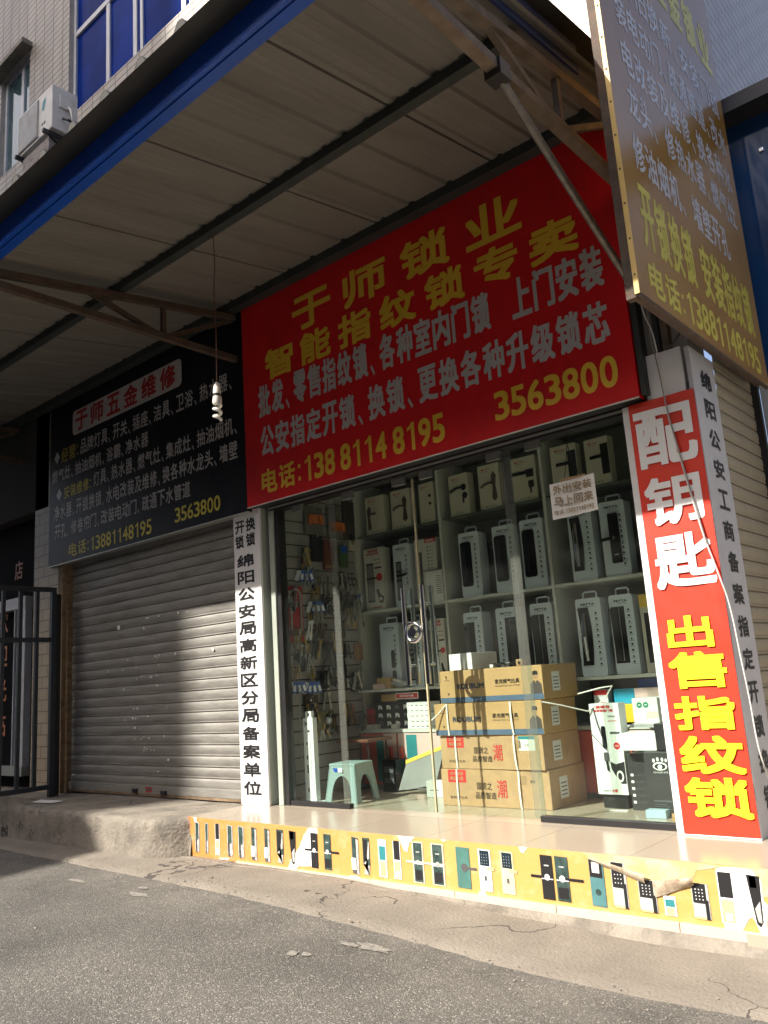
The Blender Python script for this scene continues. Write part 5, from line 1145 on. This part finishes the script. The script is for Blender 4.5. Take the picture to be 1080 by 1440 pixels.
for k in range(34):
    zc = 1.14-.0172*k; s = len(mb.v); mb.tube([(0, .006*math.cos(q*.7), .011*math.sin(q*.7)) for q in range(10)], .0024, steel, 5); mb.xf(Matrix.Translation((WX+.06, .265+.006*math.sin(k*.4), zc)) @ Matrix.Rotation(R(90*(k % 2)+20), 4, 'Z'), s)
mb.build('links', t)

# ------------------------------------------------------------------ poster strip on the step
def bannerm():
    m = bpy.data.materials.new('banner_film'); m.use_nodes = True; t = m.node_tree; N = t.nodes; L = t.links; b = N['Principled BSDF']; b.inputs['Roughness'].default_value = .45
    g = N.new('ShaderNodeNewGeometry'); sp = N.new('ShaderNodeSeparateXYZ'); L.new(g.outputs['Position'], sp.inputs[0])
    mr = N.new('ShaderNodeMapRange'); mr.inputs[1].default_value = -5.3; mr.inputs[2].default_value = -3.0; L.new(sp.outputs[0], mr.inputs[0])
    cr = N.new('ShaderNodeValToRGB'); cr.color_ramp.elements[0].color = (.55, .235, .065, 1); cr.color_ramp.elements[1].color = (.54, .335, .105, 1); L.new(mr.outputs[0], cr.inputs[0])  # orange at the left end, yellower towards the right
    n5 = N.new('ShaderNodeTexNoise'); n5.inputs['Scale'].default_value = 9; n5.inputs['Detail'].default_value = 9; n5.inputs['Roughness'].default_value = .75; L.new(g.outputs['Position'], n5.inputs['Vector'])
    r5 = N.new('ShaderNodeValToRGB'); r5.color_ramp.elements[0].position = .52; r5.color_ramp.elements[1].position = .78; r5.color_ramp.elements[0].color = (0, 0, 0, 1); r5.color_ramp.elements[1].color = (.8, .8, .8, 1); L.new(n5.outputs[0], r5.inputs[0])
    m5 = N.new('ShaderNodeMix'); m5.data_type = 'RGBA'; L.new(r5.outputs[0], m5.inputs[0]); L.new(cr.outputs[0], m5.inputs[6]); m5.inputs[7].default_value = (.55, .46, .30, 1)
    L.new(m5.outputs[2], b.inputs['Base Color']); n = N.new('ShaderNodeTexNoise'); n.inputs['Scale'].default_value = 5; bp = N.new('ShaderNodeBump'); bp.inputs['Strength'].default_value = .15; bp.inputs['Distance'].default_value = .02
    L.new(n.outputs[0], bp.inputs['Height']); L.new(bp.outputs[0], b.inputs['Normal']); return m
banf = bannerm(); palegreen = mat('dark_green_print', (.03, .058, .052), .3, var=.45, scale=26, dark=(.10, .14, .13), dscale=18, damt=.6); silverp = mat('silver_print', (.42, .43, .42), .35, var=.3, scale=30); goldp = mat('gold_print', (.62, .54, .25), .4); torn = mat('torn_white_backing', (.82, .81, .79), .7, var=.02)
gluey = mat('old_glue_yellow', (.56, .47, .22), .6, var=.2, scale=9, dark=(.44, .43, .37), dscale=9, damt=.95)
sb = thing('banner_strip', 'long orange poster strip with lock pictures pasted along the step front, torn at the right', 'banner', (-3.3, -.55, .02))
mb = MB(); xs = [-5.278+.04*i for i in range(102)]+[-1.2]; bx_ = []
top = lambda x: .279; bot = lambda x: .012+.003*nz(x*5, 1)
for y, s in ((-.5490, 0), (-.5465, 1)):
    pass
vs = [(x, -.5492-.0012*abs(nz(x*6, 3)), z) for x in xs for z in (bot(x), (bot(x)+top(x))/2, top(x))]
mb.add(vs, [(3*i+k, 3*i+3+k, 3*i+4+k, 3*i+1+k) for i in range(len(xs)-1) for k in (0, 1)], banf)
mb.box(-5.304, -5.2785, -.5505, -.5455, .012, .279, mat('orange_end', (.62, .17, .05), .5))
mb.build('sheet', sb)
D = -.5512; mb = MB()
T1 = [(-4.016, .279), (-3.95, .279), (-3.94, .257), (-3.979, .197), (-3.994, .049), (-4.12, .043), (-4.157, .017), (-4.239, .016), (-4.208, .065), (-4.113, .159), (-4.072, .231)]
T2 = [(-3.289, .279), (-3.154, .279), (-3.201, .242), (-3.218, .193), (-3.242, .202), (-3.263, .248)]
T3 = [(-2.465, .279), (-2.412, .279), (-2.439, .248), (-2.456, .256)]
T4 = [(-1.46, .262), (-1.386, .274), (-1.305, .267), (-1.277, .235), (-1.276, .165), (-1.262, .128), (-1.278, .022), (-1.309, .026), (-1.333, .08), (-1.346, .071), (-1.383, .02), (-1.449, .019), (-1.461, .049), (-1.46, .145), (-1.463, .209)]
T5 = [(-2.112, .279), (-1.836, .279), (-1.558, .278), (-1.21, .277), (-1.21, .167), (-1.276, .165), (-1.277, .235), (-1.305, .267), (-1.446, .269), (-1.545, .246), (-1.562, .22), (-1.757, .129), (-1.763, .188), (-1.792, .181), (-2.038, .242)]
def rough(p, a=.004, n=3):
    out = []
    for i in range(len(p)):
        A, B = p[i], p[(i+1) % len(p)]
        for k in range(n):
            t_ = k/n; x = A[0]+(B[0]-A[0])*t_; z = A[1]+(B[1]-A[1])*t_; j = a if k else 0
            out.append((x+j*random.uniform(-1, 1), min(.2788, z+j*random.uniform(-1, 1))))
    return out
random.seed(11)
mb.poly(rough(T5), D, gluey); mb.build('glue_patch', sb)
for p in (T1, T2, T3, T4, [(-5.241, .279), (-5.199, .279), (-5.196, .237), (-5.223, .248)], [(-4.95, .022), (-4.833, .031), (-4.844, .016), (-4.929, .016)], [(-3.70, .02), (-3.62, .03), (-3.60, .014)], [(-2.74, .03), (-2.70, .05), (-2.69, .014), (-2.73, .014)], [(-2.98, .279), (-2.93, .279), (-2.95, .268)]): mb = MB(); mb.poly(rough(p), D-.0004, torn); mb.build('torn_patch', sb)
mb = MB(); D2 = D-.0010
def strip(x, z0, z1, w_, st):
    H = z1-z0; Z = lambda v: z0+H*v; X = lambda u: x+w_*u; q = [0]
    def r(u0, u1, v0, v1, m, sk=0): q[0] += 1; mb.poly([(X(u0), Z(v0)), (X(u1), Z(v0-.03*sk)), (X(u1), Z(v1-.03*sk)), (X(u0), Z(v1))], D2-.0002*q[0], m)
    if st == 'hook':      # dark body, curved silver grip at the foot
        r(.0, 1, .08, 1, silverp, 1); r(.12, .82, .45, .98, palegreen, 1); r(.15, .6, .10, .45, ink, 1); r(.45, .9, .03, .40, silverp, 1); r(.15, .55, .0, .12, lockgrey, 0)
    elif st == 'bw': r(0, 1, .0, 1, whitel, 0); r(.08, .92, .50, 1, ink, 0); r(.1, .9, .02, .46, goldp, 0); r(.3, .7, .06, .2, whitel, 0)
    elif st == 'half': r(.1, 1, 0, 1, lockgrey, 1); r(.15, .85, .40, .98, palegreen, 1); r(0, .6, .10, .42, whitel, 0); r(.7, 1, .0, .95, silverp, 1)
    elif st == 'curve':
        r(0, 1, .25, 1, palegreen, 0); r(.1, .7, .4, .95, ink, 0); mb.poly([(X(.0), Z(.3)), (X(.9), Z(.45)), (X(1), Z(.9)), (X(.85), Z(.9)), (X(.6), Z(.5)), (X(0.1), Z(.02)), (X(.8), Z(0)), (X(.95), Z(.25))], D2-.001, silverp)
    elif st == 'wedge': mb.poly([(X(0), Z(1)), (X(1), Z(.98)), (X(.85), Z(.1)), (X(.6), Z(0)), (X(.35), Z(.06))], D2-.0002, ink); mb.poly([(X(.35), Z(.35)), (X(.8), Z(.5)), (X(.75), Z(.08)), (X(.5), Z(.1))], D2-.0005, silverp); r(.2, .7, .75, .97, palegreen)
    elif st in ('crossL', 'crossR', 'pale'):
        if st == 'pale': r(-.15, 1.15, -.03, 1.03, cream)
        r(0, 1, 0, 1, ink if st == 'crossL' else palegreen, .2); r(.1, .9, .05, .30, ink); r(.02, .98, .45, .47, whitel)
        a, b = (-.9, .6) if st == 'crossL' else (.4, 2.1)
        if st == 'pale': a, b = (-.9, 1.2)
        r(a, b, .47, .53, ink if st != 'pale' else cream); mb.disc((X(.5), D2-.0022, Z(.50)), w_*.22, whitel if st != 'pale' else silverp, 12); r(.3, .7, .75, .78, silverp)
    elif st == 'teal': r(0, 1, 0, 1, mat('teal_plate', (.075, .19, .165), .3, var=.2, scale=12), .3); mb.disc((X(.6), D2-.001, Z(.50)), w_*.25, lockgrey, 12); r(.5, 1.5, .46, .52, lockgrey)
    elif st == 'white': r(0, 1, 0, 1, whitel if x < -2.65 else mat('pale_gold', (.70, .62, .38), .4), .3); r(.12, .9, .60, .97, mat('keypad_navy', (.008, .022, .035), .3), .3); [mb.disc((X(.3+.2*i), D2-.0014, Z(.66+.07*j)), .0025, silverp, 6) for i in range(3) for j in range(4)]; r(.4, .6, .24, .36, lockgrey); r(.6, 1.25, .50, .57, goldp)
    elif st == 'slim': r(0, 1, 0, 1, whitel); r(.1, .9, .45, .82, teal); r(.15, .85, .02, .42, goldp)
    elif st == 'blueteal': r(0, 1, 0, 1, mat('teal_plate2', (.08, .20, .21), .3, var=.2, scale=12), .5); r(0.02, .9, .62, .98, ink, .5); r(.2, .7, .72, .95, whitel, .3); mb.disc((X(.5), D2-.0014, Z(.3)), w_*.2, palegreen, 12)
    elif st == 'pad': r(0, 1, .05, 1, silverp, .5); r(.05, .85, .45, .99, ink, .4); [mb.disc((X(.25+.2*i), D2-.0014, Z(.55+.09*j)), .0028, whitel, 6) for i in range(3) for j in range(4)]; r(.12, .72, .06, .42, mat('ice_print', (.42, .54, .52), .35), .3); r(.74, .95, .02, .55, ink, .3); r(.12, .72, .02, .09, goldp, .3); r(.3, .55, .2, .34, silverp, .3)
L_ = [(-5.218, 'hook', .05), (-5.10, 'hook', .036), (-4.985, 'bw', .05), (-4.85, 'hook', .06), (-4.73, 'hook', .06), (-4.595, 'half', .058), (-4.46, 'half', .055), (-4.335, 'curve', .065), (-4.215, 'wedge', .065), (-4.012, 'crossL', .062), (-3.895, 'crossR', .062), (-3.66, 'half', .060), (-3.565, 'curve', .055), (-3.440, 'slim', .062), (-3.325, 'bw', .055), (-3.172, 'pale', .062), (-3.035, 'pale', .068), (-2.872, 'teal', .088), (-2.725, 'white', .078), (-2.585, 'white', .078), (-2.345, 'crossL', .068), (-2.262, 'crossR', .072), (-2.075, 'blueteal', .075), (-1.962, 'pad', .075), (-1.832, 'pad', .085), (-1.582, 'pad', .075), (-1.462, 'bw', .068), (-1.335, 'wedge', .055), (-1.715, 'slim', .055)]
for x, st_, w_ in L_:
    zt = .250 if x not in (-1.832, -1.715, -1.582) else {-1.832: .185, -1.715: .125, -1.582: .195}[x]
    mb = MB(); strip(x, .042, zt, w_, st_); mb.build('lock_picture', sb)
def curl(p0, p1, w_, out, name):
    mb = MB(); p0 = Vector((p0[0], -.5545, p0[1])); p1 = Vector((p1[0], -.5545, p1[1])); d = (p1-p0); up = Vector((d.z, 0, -d.x)).normalized()
    if up.z > 0: up = -up
    n, m_ = 12, 8; vs = []
    for i in range(n+1):
        ww = w_*(.25+.75*(i/n))*(1+.1*nz(i*.8, 3)); 
        for j in range(m_+1):
            a = math.pi*1.15*j/m_; vs.append(p0+d*i/n-up*(ww*.55*(1-math.cos(a))/2*1.2)*-1+Vector((0, -out*math.sin(a)*(.3+.7*i/n), 0)))
    mb.add(vs, [(i*(m_+1)+j, (i+1)*(m_+1)+j, (i+1)*(m_+1)+j+1, i*(m_+1)+j+1) for i in range(n) for j in range(m_)], mat('curled_backing', (.66, .58, .46), .7, dark=(.35, .22, .14), dscale=9, damt=.7)); smooth_some(mb.build(name, sb))
def flap(h0, h1, f1, f0, out, name):
    """a torn strip folded forward: h0-h1 is the fold still stuck to the step, f0-f1 its free edge"""
    mb = MB(); n, m_ = 16, 5; vs = []
    for lay in (0, .0012):
        for i in range(n+1):
            u = i/n
            for j in range(m_+1):
                v = j/m_; x = (h0[0]*(1-u)+h1[0]*u)*(1-v)+(f0[0]*(1-u)+f1[0]*u)*v; z = (h0[1]*(1-u)+h1[1]*u)*(1-v)+(f0[1]*(1-u)+f1[1]*u)*v
                vs.append((x+.003*nz(u*6, v*4, 1), -.5535-lay-out*math.sin(v*1.9)*(.5+.5*u)-.006*abs(nz(u*5, v*3, 4)), z+.006*v*nz(u*7, 3)))
    K = (n+1)*(m_+1)
    fs = [(i*(m_+1)+j, (i+1)*(m_+1)+j, (i+1)*(m_+1)+j+1, i*(m_+1)+j+1) for i in range(n) for j in range(m_)]
    mb.add(vs, fs+[tuple(K+q for q in reversed(f)) for f in fs], mat('torn_backing_paper', (.56, .48, .36), .75, var=.15, scale=12, dark=(.22, .13, .08), dscale=16, damt=.85)); smooth_some(mb.build(name, sb))
flap((-2.075, .252), (-1.795, .168), (-1.782, .212), (-2.07, .262), .022, 'torn_flap'); flap((-1.752, .112), (-1.566, .183), (-1.555, .222), (-1.752, .182), .026, 'torn_flap')

# ------------------------------------------------------------------ wires on the right pillar
def wire(label, pts, r, m_, loc):
    P_ = [Vector(p) for p in pts]; out = []
    for i in range(len(P_)-1):
        a, b, c, d = P_[max(i-1, 0)], P_[i], P_[i+1], P_[min(i+2, len(P_)-1)]
        for k in range(6):
            t_ = k/6; out.append(.5*((2*b)+(c-a)*t_+(2*a-5*b+4*c-d)*t_**2+(3*b-a-3*c+d)*t_**3))
    out.append(P_[-1]); mb = MB(); mb.tube(out, r, m_, 8); tag(smooth_some(mb.build('wire', loc=loc)), label, 'wire')
wire('white cable running down over the red banner and the lettered pillar face', [(-1.66, -.02, 3.35), (-1.632, -.03, 3.107), (-1.597, -.03, 2.965), (-1.585, -.026, 2.75), (-1.581, -.024, 2.52), (-1.547, -.026, 2.248), (-1.49, -.026, 1.846), (-1.440, -.03, 1.614), (-1.405, -.02, 1.42), (-1.395, .0, 1.15), (-1.39, .02, .95), (-1.392, .05, .72), (-1.39, .14, .50), (-1.40, .22, .30)], .0042, mat('white_cable', (.66, .65, .62), .45), (-1.5, 0, .3))
wire('thin grey cable beside the white one above the red banner', [(-1.60, .02, 3.5), (-1.612, -.03, 3.05), (-1.590, -.033, 2.72), (-1.575, -.03, 2.5), (-1.535, -.03, 2.2), (-1.47, -.03, 1.75)], .0035, mat('grey_cable', (.25, .24, .22), .5), (-1.6, 0, 1.75))
wire('black cable looping behind the foot of the gold signboard', [(-1.55, .05, 2.95), (-1.50, -.05, 2.86), (-1.44, -.03, 2.93), (-1.42, .06, 3.0), (-1.46, .1, 3.2)], .006, blackm, (-1.5, 0, 2.86))

# ------------------------------------------------------------------ buildings over the road: their shade and reflections
ob1 = mat('far_facade', (.12, .105, .095), .8, var=.15, scale=.5); obw = mat('far_window', (.03, .035, .045), .15)
def block(label, x0, x1, y0, y1, h, loc, skew=0):
    t = thing('street_block', label, 'building', loc); mb = MB(); mb.prism([(x0, y0), (x1-skew, y0), (x1, y1), (x0, y1)], -.3, h, ob1, axis='z'); mb.build('walls', t)
    mb = MB(); nx_ = max(1, int((x1-x0)/3)); 
    for i in range(nx_):
        for j in range(int((h-1)/3.2)):
            xx = x0+(x1-x0)*(i+.5)/nx_; mb.box(xx-.8, xx+.8, y1-.06, y1+.04, .9+3.2*j, 2.6+3.2*j, obw)
    mb.build('windows', t)
block('tall block far across the road whose edge shades the left end of the shop', -70, -18.46, -40, -28.0, 52, (-40, -34, 0), 6.6)
block('low block across the road facing the shop', -11.5, 26, -30, -19.0, 14.5, (6, -24, 0))
block('block across the side road on the right', 9.5, 20, -14, 20, 10, (14, 0, 0))
t = thing('shade_house', 'unseen low house added across the road, gable edge shaped to shade the ground', 'building', (-20, -17, 0)); mb = MB(); mb.prism([(-34, -.3), (-34, 13.27), (-12.26, 13.27), (-12.11, 13.22), (-11.61, 12.32), (-11.36, 11.2), (-11.36, -.3)], -20, -14.0, ob1); mb.build('walls', t)  # added out of view; its stepped outline is shaped to cast the ground shade
